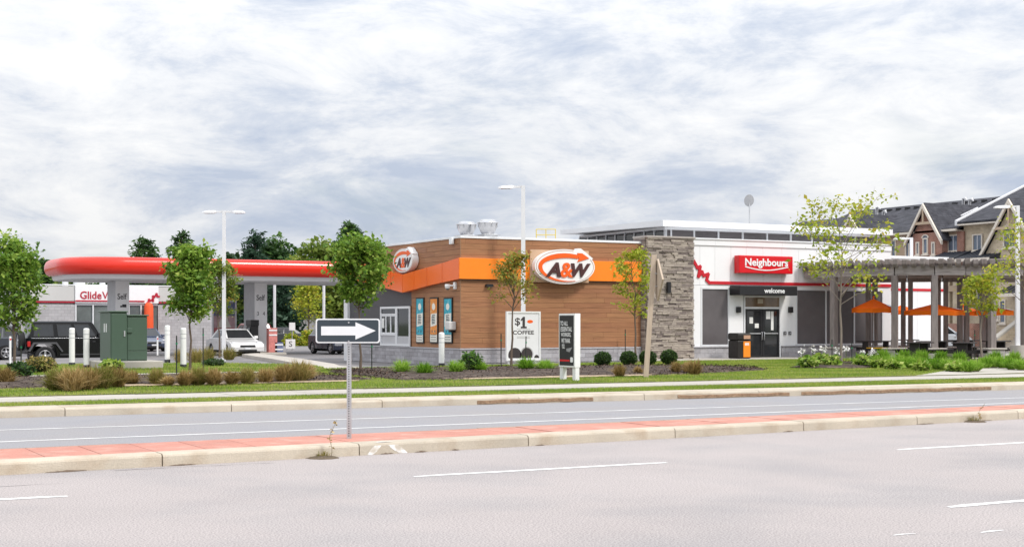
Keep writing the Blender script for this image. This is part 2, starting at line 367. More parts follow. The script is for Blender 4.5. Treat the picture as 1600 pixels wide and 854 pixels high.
# splash of white paint on the kerb
m_splash = mat('paint_splash', (.80, .79, .77), .8, noise=(12, .08), tint=((.54, .48, .40), 9, .42, .62))
us_, n = (gnd(553, 706, .0).x, gnd(611, 702, .0).x), 26; rr3 = random.Random(4); face = MB(); lid = MB(); F_, T_ = [], []
for i in range(n + 1):
    f = i / n; u = us_[0] + (us_[1] - us_[0]) * f; env = (f / .42 if f < .42 else (1 - f) / .58) ** .9; hi = .26 * env + .004; lo = max(0, hi - .10 - .02 * rr3.random())
    F_.append((u, min(lo, .118), min(hi, .119))); T_.append((u, max(0, hi - .14)))
face.add([(u, MEDN(u) - .0022 + l_ * .035, l_ + .001) for u, l_, h_ in F_] + [(u, MEDN(u) - .0022 + h_ * .035, h_ + .002) for u, l_, h_ in F_], [(i, i + 1, n + 2 + i, n + 1 + i) for i in range(n)])
face.build('paint_splash', m_splash, med)
lid.add([(u, MEDN(u) + .05, .1585) for u, h_ in T_] + [(u, MEDN(u) + .052 + h_ * .8, .1588) for u, h_ in T_], [(i, i + 1, n + 2 + i, n + 1 + i) for i in range(n) if T_[i][1] > 0 or T_[i + 1][1] > 0])
lid.build('paint_splash', m_splash, med)
# silt gathered along the foot of the median kerb
m_silt = mat('kerb_silt', (.16, .12, .09), .95, noise=(14, .3), spec=.1)
for x0, x1 in ((57, 122), (250, 292), (465, 512), (585, 606), (640, 660), (700, 712), (1245, 1262), (1470, 1500), (1565, 1600), (835, 850)):
    ua, ub = onV(x0, 700, 18.0).x, onV(x1, 700, 18.0).x; k = 10; lo, hi = [], []
    for i in range(k + 1):
        u = ua + (ub - ua) * i / k; w_ = .05 * math.sin(math.pi * i / k) * rr3.uniform(.4, 1.2); lo.append((u, MEDN(u) - .004 - w_, .003)); hi.append((u, MEDN(u) - .003, .006 + w_ * .25))
    MB().add(lo + hi, [(i, i + 1, k + 2 + i, k + 1 + i) for i in range(k)]).build('silt', m_silt, med)

# --- far kerb, verge, sidewalk
fk = thing('far_kerb', None, None); tag(fk, kind='structure')
fu = [gnd(205 / 2, 650, 0).x + 3.2 * i for i in range(-14, 26)]
for a, b in zip(fu[:-1], fu[1:]):
    kerbseg(a, b, FARK, fk, 1, .16)
    mb = MB(); g = .006; z = .156 + rk.uniform(-.003, .003)
    ring = lambda u: [(u, FARK(u) + .165, -.03), (u, FARK(u) + .82, -.03), (u, FARK(u) + .82, z + .012), (u, FARK(u) + .165, z)]
    mb.loft([ring(a + g), ring(b - g)]); mb.build('kerb_slab', m_conc, fk)
for (x0, x1, y) in ((750, 935, 628), (1057, 1235, 621), (1245, 1540, 616)):
    ua, ub = onV(x0, y, 27.5).x, onV(x1, y, 27.3).x; n = int((ub - ua) / .3); rr2 = random.Random(x0); mb = MB(); rings = []
    for i in range(n + 1):
        u = ua + (ub - ua) * i / n; e_ = rr2.uniform(-.012, .012); v = FARK(u); d = .008 + rr2.uniform(0, .006)
        rings.append([(u, v + .01, .015 + e_), (u, v - d, .02 + e_), (u, v - d, .085 + e_), (u, v + .01, .10 + e_)])
    mb.loft(rings).build('worn_patch', m_worn, fk)
# terrain behind the kerb: lawn, one sheet with its own height
LOTF = 47.5
def zg(u, v): return .17 if v < 30 else (.17 + (v - 30) * .012 if v < 34 else .22)
vergef = lambda u: FARK(u) + .825
strip('verge', vergef, cst(30.02), -60, 110, -.05, .165, m_dirt, kind='structure', n=20)
walk = thing('sidewalk', None, None); tag(walk, kind='structure')
u = -12.0
while u < 62:
    piece('sidewalk_slab', u + .006, u + 1.794, 30.05, 31.82, -.03, .192 + rk.uniform(-.003, .003), m_walk, walk); u += 1.8
lawn = MB()
islu = gnd(500, 575, .2).x
def poly(name, pts, z0, z1, m, **k):
    return MB().prism(pts, lambda a, b, d: (a, b, d), z0, z1).build(name, m, k.pop('parent', None), **k)
# front lawn between sidewalk and beds, then the island by the transformer and the lawn in front of the shops
poly('lawn_front', [(-60, 31.86), (110, 31.86), (110, 47.4), (25.0, 47.4), (17.6, 46.6), (16.6, 43.2), (-60, 43.2)], -.05, .205, m_dirt, kind='structure')
def arc(cx, cy, r, a0, a1, n=8): return [(cx + r * math.cos(R(a0 + (a1 - a0) * i / n)), cy + r * math.sin(R(a0 + (a1 - a0) * i / n))) for i in range(n + 1)]
path_w = 44.6
poly('concrete_path', [(-20, 43.21), (15.2, 43.21), (15.0, 44.5), (-20, 44.2)], -.05, .21, m_walk, kind='structure')
isl = [(-20, 44.21), (13.0, 44.51)] + arc(13.0, 50.5, 5.99, -90, 90)[1:] + [(-20, 56.49)]
poly('lawn_island', isl, -.05, .195, m_dirt, kind='structure')
# concrete kerb band round the island
outer = [(-20, 56.5)] + [(13.0, 56.5)] + arc(13.0, 50.5, 6.0, 90, -90)[1:] ; outer2 = [(a + (.55 if i > 0 else 0) * 1, b) for i, (a, b) in enumerate(outer)]
band_in = arc(13.0, 50.5, 6.0, 90, -75, 14); band_out = arc(13.4, 50.7, 7.3, 90, -75, 14)
mb = MB(); z0, z1 = -.04, .15
mb.loft([[(*a, z0), (*b, z0), (*b, z1 - .02), (*a, z1)] for a, b in zip([(-20, 56.5)] + band_in, [(-20, 57.6)] + band_out)])
mb.build('island_kerb', m_walk, kind='structure')
poly('parking_lot', [(-70, 44.3), (16.0, 44.3), (17.0, 46.6), (25.0, 47.45), (110, 47.45), (110, 150), (-70, 150)], -.05, .0, m_lot, kind='structure')
poly('concrete_apron', [tuple(gnd(a, b, .16)[:2]) for a, b in ((378, 553), (430, 561), (470, 568.5), (488, 578), (545, 583), (548, 577), (522, 568), (472, 560), (432, 555), (402, 551))], -.03, .165, m_walk, kind='structure')
# forecourt paving and patio in front of the shops
poly('forecourt', [(33.2, 48.9), (70, 48.9), (70, 51.6), (33.2, 51.6)], -.03, .235, m_walk, kind='structure')
poly('patio', [(43.5, 44.2), (66, 40.5), (72, 44), (72, 48.88), (43.5, 48.88)], -.03, .232, m_walk, kind='structure')
poly('patio_path', [(gnd(1500, 575).x, gnd(1500, 575).y + .1), (gnd(1445, 586).x, 31.9), (gnd(1600, 584).x, 31.9), (60, 36), (60, 41.6), (53, 41.2)], -.03, .211, m_walk, kind='structure')
# planting beds
def bed(name, pts, z=.225):
    cx = sum(p[0] for p in pts) / len(pts); cy = sum(p[1] for p in pts) / len(pts)
    mb = MB(); n = len(pts)
    r0 = [(a, b, .12) for a, b in pts]; r1 = [(cx + (a - cx) * .985, cy + (b - cy) * .93, z + .03) for a, b in pts]; r2 = [(cx + (a - cx) * .8, cy + (b - cy) * .55, z + .085) for a, b in pts]
    mb.loft([r0, r1, r2]); return mb.build(name, m_mulch, kind='structure')
def wob(pts, rng, step=.6, amp=.12):
    out = []
    for i, p in enumerate(pts):
        q = pts[(i + 1) % len(pts)]; d = math.dist(p, q); n = max(1, int(d / step))
        for k in range(n):
            f = k / n; out.append((p[0] + (q[0] - p[0]) * f + rng.uniform(-amp, amp), p[1] + (q[1] - p[1]) * f + rng.uniform(-amp, amp)))
    return out
rb = random.Random(11)
BED1 = [(-9, 35.6), (13.6, 35.5), (15.6, 36.6), (15.7, 39.5), (15.0, 42.4), (-9, 42.6)]
BED2 = [(15.9, 35.8), (17.5, 35.3), (24.0, 35.4), (27.5, 36.6), (30.2, 37.8), (31.2, 40.5), (29.0, 43.0), (24, 44.6), (18.5, 45.6), (16.6, 43.0)]
BED3 = [(38.4, 38.2), (45, 36.8), (50.2, 36.4), (52.3, 37.6), (52.6, 41.0), (49, 42.4), (40.5, 44.6), (36.8, 43.2)]
bed('mulch_bed', wob(BED1, rb)); bed('mulch_bed', wob(BED2, rb)); bed('mulch_bed', wob(BED3, rb))
g = gnd(1313, 573); ring_ = [(g.x + 1.9 * math.cos(R(a)) * rb.uniform(.9, 1.1), g.y + 1.3 * math.sin(R(a)) * rb.uniform(.9, 1.1)) for a in range(0, 360, 18)]
bed('mulch_bed', ring_, .22)

# bare sandy margins along the front of the beds
m_sand = mat('bare_soil', (.40, .31, .22), .95, noise=(3, .2), speck=(14, .25), bump=(30, .6), spec=.1)
for (ua, ub, v0) in ((-6, 5.5, 35.45), (6.5, 14.6, 35.4), (17.6, 23.8, 35.25), (24.2, 27.5, 35.9)):
    n = int((ub - ua) / .35); lo, hi = [], []
    for i in range(n + 1):
        f = i / n; u = ua + (ub - ua) * f; w_ = .34 * math.sin(math.pi * f) ** .4 * rb.uniform(.25, 1); vv = v0 + (f * 1.4 if ua > 24 else 0); lo.append((u, vv - w_ * .7, .232)); hi.append((u, vv + w_, .262))
    MB().add(lo + hi, [(i, i + 1, n + 2 + i, n + 1 + i) for i in range(n)]).build('bare_soil', m_sand, kind='structure')

# ================================================================== RESTAURANT AND SHOP
VB = 51.4
m_wood = mat('wood_cladding', (.43, .21, .10), .5, var=.20, noise=(1.5, .34), stretch=(.8, .8, 34), tint=((.255, .115, .058), 'obj'), bump=(5, .25), spec=.3)
m_gap = mat('cladding_backing', (.10, .055, .035), .8)
m_block = mat('grey_block', (.36, .345, .36), .9, var=.09, noise=(8, .12), bump=(40, .5), tint=((.43, .42, .44), 'obj'), spec=.2)
m_mort = mat('mortar', (.42, .41, .41), .95, noise=(9, .1))
m_orange = mat('orange_panel', C('#f58418'), .32, noise=(.8, .05), var=.03, spec=.5)
m_orange2 = mat('glossy_orange_panel', C('#ef6a1c'), .16, noise=(.8, .06), var=.03, spec=.6)
m_white = mat('white_metal_panel', (.84, .84, .85), .45, noise=(1.2, .03), var=.015, spec=.4)
m_wfr = mat('white_frame', (.74, .75, .77), .4, noise=(2, .03))
m_cap = mat('roof_cap_white', (.80, .81, .83), .4, noise=(1.5, .04))
m_dgrey = mat('dark_grey_panel', (.075, .075, .082), .5, noise=(1, .08))
m_film = mat('window_film', (.115, .103, .107), .34, noise=(.7, .25), spec=.5)
m_glass = mat('dark_glass', (.022, .024, .027), .05, noise=(.6, .3), spec=.7)
m_black = mat('black_metal', (.018, .018, .02), .4, noise=(2, .1))
m_red_s = mat('sign_red', C('#d3141f'), .3, noise=(1, .04))
m_redline = mat('red_stripe', C('#c41d2b'), .4, noise=(1, .04))
m_swhite = mat('sign_white', (.86, .86, .86), .35, noise=(2, .02))
m_brown = mat('letter_brown', C('#4b2b2b'), .4, noise=(2, .06))
m_sorange = mat('sign_orange', C('#f0621c'), .35, noise=(2, .05))
m_steel = mat('spun_aluminium', (.62, .62, .64), .32, metal=.85, noise=(4, .12))
m_galv = mat('galvanised_steel', (.50, .51, .53), .42, metal=.6, noise=(7, .12))
m_dark_int = mat('shop_interior', (.05, .045, .04), .9, noise=(3, .3))
m_paper = mat('paper_notice', (.78, .78, .76), .8)
m_stone = mat('ledge_stone', (.68, .59, .50), .88, var=.34, noise=(5, .42), stretch=(1, 1, 7), tint=((.13, .105, .10), 'obj'), bump=(26, 1.0), spec=.2)
m_roofm = mat('roof_membrane', (.5, .5, .5), .8)
rw = random.Random(21)

UL = onV(720, 500, VB).x; UR = onV(1001, 500, VB).x; VBK = onU(539, 500, UL).y
ZT = 5.15; ZB = .73
rest = thing('restaurant_building', 'low wood clad restaurant with orange band and white roof edge, left of stone pillar', 'building', (UL, VB, 0))
box('wall_core', UL + .12, UR + .3, VB + .12, VBK, .05, ZT - .05, m_gap, rest)
box('roof', UL + .15, UR + .3, VB + .15, VBK - .02, ZT - .04, ZT + .02, m_roofm, rest)
# cap: front and left runs
box('roof_cap', UL - .04, UR + .02, VB - .04, VB + .30, ZT, ZT + .09, m_cap, rest, .01)
box('roof_cap', UL - .04, UL + .30, VB + .302, VBK + .15, ZT, ZT + .09, m_cap, rest, .01)
def plank_rows(z0, z1, a0, a1, put, rowh=.205, lens=(1.3, 3.2), top=None):
    n = max(1, round((z1 - z0) / rowh)); h = (z1 - z0) / n
    for i in range(n):
        a = a0 - rw.uniform(0, 1.4) if a1 - a0 > 2.5 else a0; zz = z0 + i * h
        while a < a1 - .02:
            b = min(a + rw.uniform(*lens), a1); b = a1 if a1 - b < .35 else b
            s = max(a, a0)
            if b - s > .05: put(s + .003, b - .003, zz + .004, zz + h - .004)
            a = b
put_front = lambda a, b, c, d: piece('plank', a, b, VB + rw.uniform(-.003, .003), VB + .11, c, d, m_wood, rest)
put_left = lambda a, b, c, d: piece('plank', UL + rw.uniform(-.003, .003), UL + .11, a, b, c, d, m_wood, rest)
ZO0 = 3.52; ZO1 = 4.36
plank_rows(ZB + .03, ZO0 + .1, UL + .003, UR, put_front); plank_rows(ZO1 - .08, ZT, UL + .003, UR, put_front)
vW = onU(643, 500, UL).y
plank_rows(ZB + .03, ZO0 + .35, VB + .004, vW, put_left)
plank_rows(3.62, ZT, VB + .004, VBK, put_left)
# corner trim
box('corner_trim', UL - .012, UL + .0025, VB - .012, VB + .03, ZB + .03, ZT - .002, mat('corner_trim', (.34, .19, .10), .5), rest)
# block base with its own blocks
def blocks(a0, a1, z0, z1, rows, put, bl=.40):
    h = (z1 - z0) / rows
    for i in range(rows):
        a = a0 - (bl / 2 if i % 2 else 0)
        while a < a1 - .01:
            s, e_ = max(a, a0), min(a + bl, a1)
            if e_ - s > .03: put(s + .004, e_ - .004, z0 + i * h + .004, z0 + (i + 1) * h - .004)
            a += bl
box('base_mortar', UL + .01, UR + .3, VB + .01, VB + .12, .1, ZB - .03, m_mort, rest)
box('base_mortar', UL + .01, UL + .12, VB + .121, VBK, .0, ZB - .03, m_mort, rest)
blocks(UL - .02, UR, .17, ZB - .035, 3, lambda a, b, c, d: piece('block', a, b, VB - .02 + rw.uniform(-.006, .004), VB + .05, c, d, m_block, rest))
blocks(VB + .052, VBK, .02, ZB - .035, 4, lambda a, b, c, d: piece('block', UL - .02 + rw.uniform(-.006, .004), UL + .05, a, b, c, d, m_block, rest))
box('base_cap', UL - .05, UR, VB - .05, VB + .1, ZB - .033, ZB + .028, m_block, rest, .008)
box('base_cap', UL - .05, UL + .1, VB + .101, VBK, ZB - .033, ZB + .028, m_block, rest, .008)
# orange band along the front: three flat panels with shadow gaps
pj = [UL - .14, onV(805, 420, VB).x, onV(955, 420, VB).x, UR - .02]
for a, b in zip(pj[:-1], pj[1:]):
    box('orange_panel', a + .006, b - .006, VB - .14, VB - .005, ZO0, ZO1, m_orange, rest, .006)
box('band_soffit', UL - .1, UR - .02, VB - .12, VB - .004, ZO0 - .03, ZO0 - .004, m_black, rest)
# folded orange band on the drive-through side: panels that dip to a point and rise again
tp = [(719.2, 403, 434), (697, 411, 441), (674.5, 418, 446.5), (655.6, 423.5, 452), (638.5, 429, 457), (619, 424, 452), (600, 418.5, 448), (578, 414, 441.5), (555, 410.5, 436), (529, 407, 431)]
VP_ = [(onU(p, a, UL).y, onU(p, a, UL).z, onU(p, b, UL).z) for p, a, b in tp]; VP_[0] = (VB - .135, ZO1, ZO0)
bulge = lambda i: .14 + .16 * max(0, 1 - abs(i - 4) / 4)      # the fold stands out from the wall
for i in range(len(VP_) - 1):
    (v0, t0, b0), (v1, t1, b1) = VP_[i], VP_[i + 1]; e_ = .016
    d0, d1 = bulge(i), bulge(i + 1); mb = MB()
    mb.add([(UL - d0, v0 + e_, b0), (UL - d1, v1 - e_, b1), (UL - d1, v1 - e_, t1), (UL - d0, v0 + e_, t0), (UL - .004, v0 + e_, b0), (UL - .004, v1 - e_, b1), (UL - .004, v1 - e_, t1), (UL - .004, v0 + e_, t0)],
           [(0, 1, 2, 3), (7, 6, 5, 4), (0, 4, 5, 1), (3, 2, 6, 7), (0, 3, 7, 4), (1, 5, 6, 2)])
    mb.build('orange_panel', m_orange2 if i < 7 else m_orange, rest)
box('band_end', UL - .05, UL + .9, VP_[-1][0] - .30, VP_[-1][0] + .05, VP_[-1][2] + .02, VP_[-1][1] - .01, m_orange, rest, .01)
# drive-through bay: dark panels, white posts, service window
box('bay_panel', UL + .02, UL + .118, vW + .01, VBK, 2.5, 3.9, m_dgrey, rest)
box('bay_panel', UL + .03, UL + .117, vW + .012, VBK - .001, ZB + .03, 2.498, m_dgrey, rest)
def wrect(name, x0, x1, y0, y1, d0, d1, m, parent):   # rectangle on the left wall given in photo pixels
    a = onU(x0, y0, UL); b = onU(x1, y1, UL); c = onU(x0, y1, UL)
    return box(name, UL - d1, UL - d0, min(a.y, b.y), max(a.y, b.y), min(c.z, b.z), max(a.z, onU(x1, y0, UL).z), m, parent)
def frame_v(name, m, parent, a0, a1, b0, b1, t, fn, d0, d1):
    mb = MB()
    for p in ([(a0, b0), (a1, b0), (a1, b0 + t), (a0, b0 + t)], [(a0, b1 - t), (a1, b1 - t), (a1, b1), (a0, b1)],
              [(a0, b0 + t), (a0 + t, b0 + t), (a0 + t, b1 - t), (a0, b1 - t)], [(a1 - t, b0 + t), (a1, b0 + t), (a1, b1 - t), (a1 - t, b1 - t)]):
        mb.prism(p, fn, d0, d1)
    return mb.build(name, m, parent)
va, vb_, vc = onU(596, 500, UL).y, onU(621, 500, UL).y, onU(642.5, 500, UL).y
z_t = 2.49; z_m1 = 2.14; z_m2 = 1.28
svc = box('service_window', UL - .03, UL + .015, vb_, va, ZB + .04, z_m2, mat('pale_panel', (.50, .50, .52), .4), rest)
frame_v('window_frame', m_wfr, svc, vb_, va, ZB + .04, z_t, .09, UF(UL), .031, .07)
box('transom_pane', UL - .03, UL - .005, vb_ + .10, va - .10, z_m1 + .05, z_t - .09, m_glass, svc)
box('mullion', UL - .07, UL - .032, vb_ + .095, va - .095, z_m1 - .03, z_m1 + .04, m_wfr, svc)
box('mullion', UL - .07, UL - .032, vb_ + .095, va - .095, z_m2 - .05, z_m2 + .03, m_wfr, svc)
w3 = (va - vb_ - .2) / 3
for i in range(3):
    box('pane', UL - .03, UL - .005, vb_ + .10 + i * w3 + .03, vb_ + .10 + (i + 1) * w3 - .03, z_m2 + .04, z_m1 - .04, m_glass, svc)
    frame_v('sash', m_wfr, svc, vb_ + .10 + i * w3 + .004, vb_ + .10 + (i + 1) * w3 - .004, z_m2 + .031, z_m1 - .031, .045, UF(UL), .032, .06)
box('notice', UL - .05, UL - .0305, va - .40, va - .16, 1.55, 1.98, m_paper, svc)
dr = box('side_door', UL - .03, UL + .015, vc, vb_ - .01, ZB + .04, z_t, m_glass, rest)
frame_v('door_frame', m_wfr, dr, vc - .002, vb_ - .008, ZB + .038, z_t + .002, .10, UF(UL), .031, .075)
box('kick_panel', UL - .05, UL - .031, vc + .1, vb_ - .11, ZB + .14, 1.2, mat('pale_panel', (.5, .5, .52), .4), dr)
box('post', UL - .1, UL + .35, VBK - .55, VBK - .1, 0, VP_[-1][2] + .05, m_wfr, rest, .01)
# left wall rain spouts
for px in (709, 543):
    p = onU(px, 374, UL); box('rain_spout', UL - .16, UL - .045, p.y - .12, p.y + .12, ZT - .22, ZT + .02, m_cap, rest, .01)

# ---- oval arrow signs
def sign_oval(name, label, fn, rx, back=None):
    t = thing(name, label, 'wall sign', fn(0, 0, 0), 'oval arrow signs')
    k = rx
    el = [p for p in oval(0, 0, 1, .5, 64)]
    out = []
    ins = False
    for a, b in el:
        if b > 0 and .43 <= a <= .90:
            if not ins: out += [(.905, .225), (.94, .25), (.53, .535), (.43, .535)]; ins = True
            continue
        out.append((a, b))
    MBp = lambda pts, d0, d1, nm, m: MB().prism([(a * k, b * k) for a, b in pts], fn, d0, d1).build(nm, m, t)
    MBp(out, .02, .30, 'cabinet', m_swhite)
    rim = [(a * .965, b * .95) for a, b in el]
    mb = MB(); n = len(rim); inn = [(a * .945, b * .915) for a, b in el]
    for i in range(n):
        j = (i + 1) % n; q = [rim[i], rim[j], inn[j], inn[i]]
        if rim[i][1] > .2 and .35 < rim[i][0] < .93: continue
        mb.prism([(a * k, b * k) for a, b in q], fn, .301, .309)
    mb.build('outline', mat('outline_tan', (.55, .40, .34), .5), t)
    o_, i_ = [], []
    for j in range(41):
        th = 58 + (292 - 58) * j / 40; c_, s_ = math.cos(R(th)), math.sin(R(th))
        ry = .385 if s_ > 0 else .435
        f = j / 40; tk = .115 + .03 * math.sin(min(1, f / .55) * math.pi) if f < .55 else .115 * (1 - (f - .55) / .45) + .004
        o_.append((.89 * c_, ry * s_)); i_.append(((.89 - tk) * c_, (ry - tk) * s_))
    poly_ = o_ + i_[::-1]
    mb = MB()
    for j in range(40): mb.prism([(a * k, b * k) for a, b in (o_[j], o_[j + 1], i_[j + 1], i_[j])], fn, .302, .335)
    mb.prism([(a * k, b * k) for a, b in ((.40, .40), (.56, .395), (.80, .255), (.40, .14), (.45, .235))], fn, .302, .337)
    mb.build('arrow', m_sorange, t)
    text('A', 'letter', m_brown, t, fn, -.66 * k, -.16 * k, -.30 * k, .115 * k, .301, .36, bold=.035, shear=.28)
    text('&', 'letter', m_sorange, t, fn, -.17 * k, .235 * k, -.31 * k, .115 * k, .301, .35, bold=.02, shear=.1)
    text('W', 'letter', m_brown, t, fn, .19 * k, .84 * k, -.30 * k, .10 * k, .301, .36, bold=.04, shear=.28)
    return t
pc = onV(873.5, 417, VB); rxs = (onV(920, 417, VB).x - onV(827, 417, VB).x) / 2
bk = thing('sign_backboard', 'pale wooden backboard behind the large oval sign on the front wall', 'board', (pc.x, VB, pc.z))
a0, a1 = onV(825, 400, VB).x, onV(916, 400, VB).x
box('board', a0, a1, VB - .20, VB - .145, onV(870, 441, VB).z, onV(870, 391, VB).z, mat('pale_board', (.56, .37, .24), .6, noise=(2, .06)), bk)
box('bracket', a0 + .3, a1 - .3, VB - .145, VB - .004, onV(870, 440, VB).z, ZO0 - .05, m_black, bk)
sign_oval('oval_sign', 'large white oval sign with dark letters and orange arrow on front wall', lambda a, b, d: (pc.x + a, VB - .20 - d, pc.z + b), rxs)
pc2 = onU(639.5, 407, UL); rx2 = 1.02
sign_oval('oval_sign', 'oval sign seen obliquely above the dipping orange band on the side wall', lambda a, b, d: (UL - .005 - min(d, .30) * 1.0 - max(0, d - .30) * .35, pc2.y - a, pc2.z + b), rx2)

# ---- menu posters on the side wall
m_teal = mat('poster_teal', C('#2fa3b8'), .5, noise=(5, .16), tint=((.20, .50, .56), 6, .5, .7))
m_porange = mat('poster_orange', C('#e08a3a'), .5, noise=(5, .16), tint=((.75, .45, .2), 6, .5, .7))
m_ink = mat('poster_ink', (.06, .10, .12), .6, noise=(5, .3))
m_pcream = mat('poster_cream', (.80, .78, .70), .6, noise=(6, .06))
for x0, x1, mm, lab in ((651.5, 663.5, m_teal, 'teal drink poster, leftmost of three narrow posters on side wall'),
                        (673, 685.5, m_porange, 'orange drink poster between two teal ones on the side wall'),
                        (694.8, 708, m_teal, 'teal drink poster nearest the corner, half behind the grey box')):
    a, b = onU(x0, 465, UL).y, onU(x1, 465, UL).y; zt, zb_ = onU((x0 + x1) / 2, 464.5, UL).z, onU((x0 + x1) / 2, 536, UL).z
    t = thing('menu_poster', lab, 'poster', (UL, b, zb_), 'narrow drink posters'); wd = a - b; h = zt - zb_
    fn = lambda p, q, d, a=a, zb_=zb_: (UL - d, a - p, zb_ + q)
    MB().prism([(0, 0), (wd, 0), (wd, h), (0, h)], fn, .004, .05).build('case', m_black, t)
    MB().prism([(.06, .06), (wd - .06, .06), (wd - .06, h - .06), (.06, h - .06)], fn, .051, .054).build('print', mm, t)
    MB().prism([(.06, .06), (wd - .06, .06), (wd - .06, .06 + h * .16), (.06, .06 + h * .16)], fn, .0545, .057).build('caption_panel', m_pcream, t)
    MB().prism([(.10, h * .36), (wd - .09, h * .40), (wd - .07, h * .66), (.12, h * .64)], fn, .0545, .057).build('slogan_panel', m_pcream, t)
    MB().prism([(wd * .5 + wd * .2 * c_, h * .80 + h * .075 * s_) for c_, s_ in oval(0, 0, 1, 1, 14)], fn, .0545, .056).build('mascot_free_badge', m_pcream, t).name = 'badge'
    mb = MB(); r2 = random.Random(int(x0))
    for j in range(6):
        q = h * (.42 + .035 * j); mb.prism([(wd * r2.uniform(.24, .34), q), (wd * r2.uniform(.62, .76), q + .02), (wd * r2.uniform(.62, .76), q + .055), (wd * .3, q + .045)], fn, .0575, .059)
    for j in range(3): mb.prism([(.12, .14 + j * .1), (wd - .14, .14 + j * .1), (wd - .14, .165 + j * .1), (.12, .165 + j * .1)], fn, .0575, .059)
    for sx_ in (.32, .68): mb.prism([(wd * sx_ + .04 * c_, h * .26 + .06 * s_) for c_, s_ in oval(0, 0, 1, 1, 8)], fn, .0545, .057)
    mb.build('print_lines', m_ink, t)
# small fittings on the walls
p = onU(710, 508.5, UL); t = thing('meter_box', 'pale grey rounded box on side wall beside the corner', 'utility box', (UL, p.y, p.z))
box('case', UL - .34, UL - .002, p.y - .2, p.y + .2, p.z - .17, p.z + .17, mat('box_grey', (.62, .61, .60), .45), t, .05); box('bracket', UL - .22, UL - .002, p.y - .1, p.y + .1, p.z - .26, p.z - .171, m_black, t)
p = onU(712, 446, UL); t = thing('security_camera', 'white security camera on side wall just below the orange band', 'camera', (UL, p.y, p.z))
box('mount', UL - .10, UL - .003, p.y - .12, p.y + .04, p.z - .14, p.z + .14, m_swhite, t, .015); MB().tube([(UL - .1, p.y, p.z), (UL - .24, p.y + .1, p.z)], .03).build('arm', m_swhite, t)
MB().lathe([(.001, -.13), (.08, -.1), (.115, -.02), (.115, .06), (.09, .08)], (UL - .28, p.y + .16, p.z - .02), 14).build('dome', m_swhite, t); MB().lathe([(.001, -.16), (.06, -.14), (.075, -.1)], (UL - .28, p.y + .16, p.z - .02), 12).build('lens', m_glass, t)
p = onV(763, 446, VB); t = thing('wall_light', 'small black downlight on the wood cladding under the orange band', 'wall light', (p.x, VB, p.z))
MB().prism([(-.17, -.04), (.17, -.04), (.13, .06), (-.13, .06)], lambda a, b, d: (p.x + a, VB - d, p.z + b), .004, .16).build('hood', m_black, t); box('lens', p.x - .1, p.x + .1, VB - .14, VB - .03, p.z - .055, p.z - .041, mat('lamp_lens', (.4, .4, .38), .3), t)
# ---- rooftop extractor fans
for i, (px, py0, py1, sc, lab) in enumerate(((729, 346, 369, .40, 'round metal roof fan with domed lid, left of the pair'), (762, 343, 368, .40, 'round metal roof fan on a low stand, right of the pair'))):
    p = atZ(px, py1, 62.5 - i * 1.0); zt = atZ(px, py0, 62.5 - i).z; h = zt - p.z; z0 = min(p.z, ZT + .05)
    t = thing('roof_fan', lab, 'roof fan', (p.x, p.y, ZT + .02), 'rooftop fans'); c_ = (p.x, p.y, p.z)
    MB().lathe([(.10, .06), (.20, .03), (.27, .12 * h), (.36, .42 * h), (.41, .74 * h), (.42, .80 * h)], c_, 28).build('bowl', m_steel, t)
    MB().lathe([(.47, .78 * h), (.47, .83 * h), (.36, .86 * h), (.33, .97 * h), (.26, h), (.001, h + .01)], c_, 28).build('lid', m_steel, t)
    for a in range(0, 360, 45): MB().tube([(c_[0] + .43 * math.cos(R(a)), c_[1] + .43 * math.sin(R(a)), c_[2] + .5 * h), (c_[0] + .43 * math.cos(R(a)), c_[1] + .43 * math.sin(R(a)), c_[2] + .8 * h)], .012, 5).build('bracket', m_galv, t)
    box('curb', p.x - .32, p.x + .32, p.y - .32, p.y + .32, ZT + .02, p.z + .05, m_galv, t, .01)
    box('stand', p.x - .45, p.x + .45, p.y - .34, p.y + .34, p.z + .005, p.z + .03, m_galv, t)
p = atZ(838, 370, 64); t = thing('roof_guardrail', 'thin yellow guardrail standing on the flat roof', 'guardrail', (p.x, p.y, ZT + .02)); m_yel = mat('rail_yellow', C('#d9c15a'), .5)
q = atZ(868, 370, 64); zr = atZ(838, 358, 64).z
for a in (p, p.lerp(q, .5), q): MB().tube([(a.x, a.y, ZT), (a.x, a.y, zr)], .02, 6).build('upright', m_yel, t)
for z in (zr, zr - .25): MB().tube([(p.x, p.y, z), (q.x, q.y, z)], .02, 6).build('rail', m_yel, t)

# ================================================================== SHOP
US0 = onV(1003, 500, VB).x; US1 = onV(1076, 500, VB).x; USR = onV(1392, 500, VB).x
ZS = 5.42
shop = thing('shop_building', 'white panelled shop with stone pillar, red stripe and high strip windows', 'building', (US0, VB, 0))
box('wall_core', US1 + .02, USR - .05, VB + .1, 66, .05, ZS - .1, m_wfr, shop)
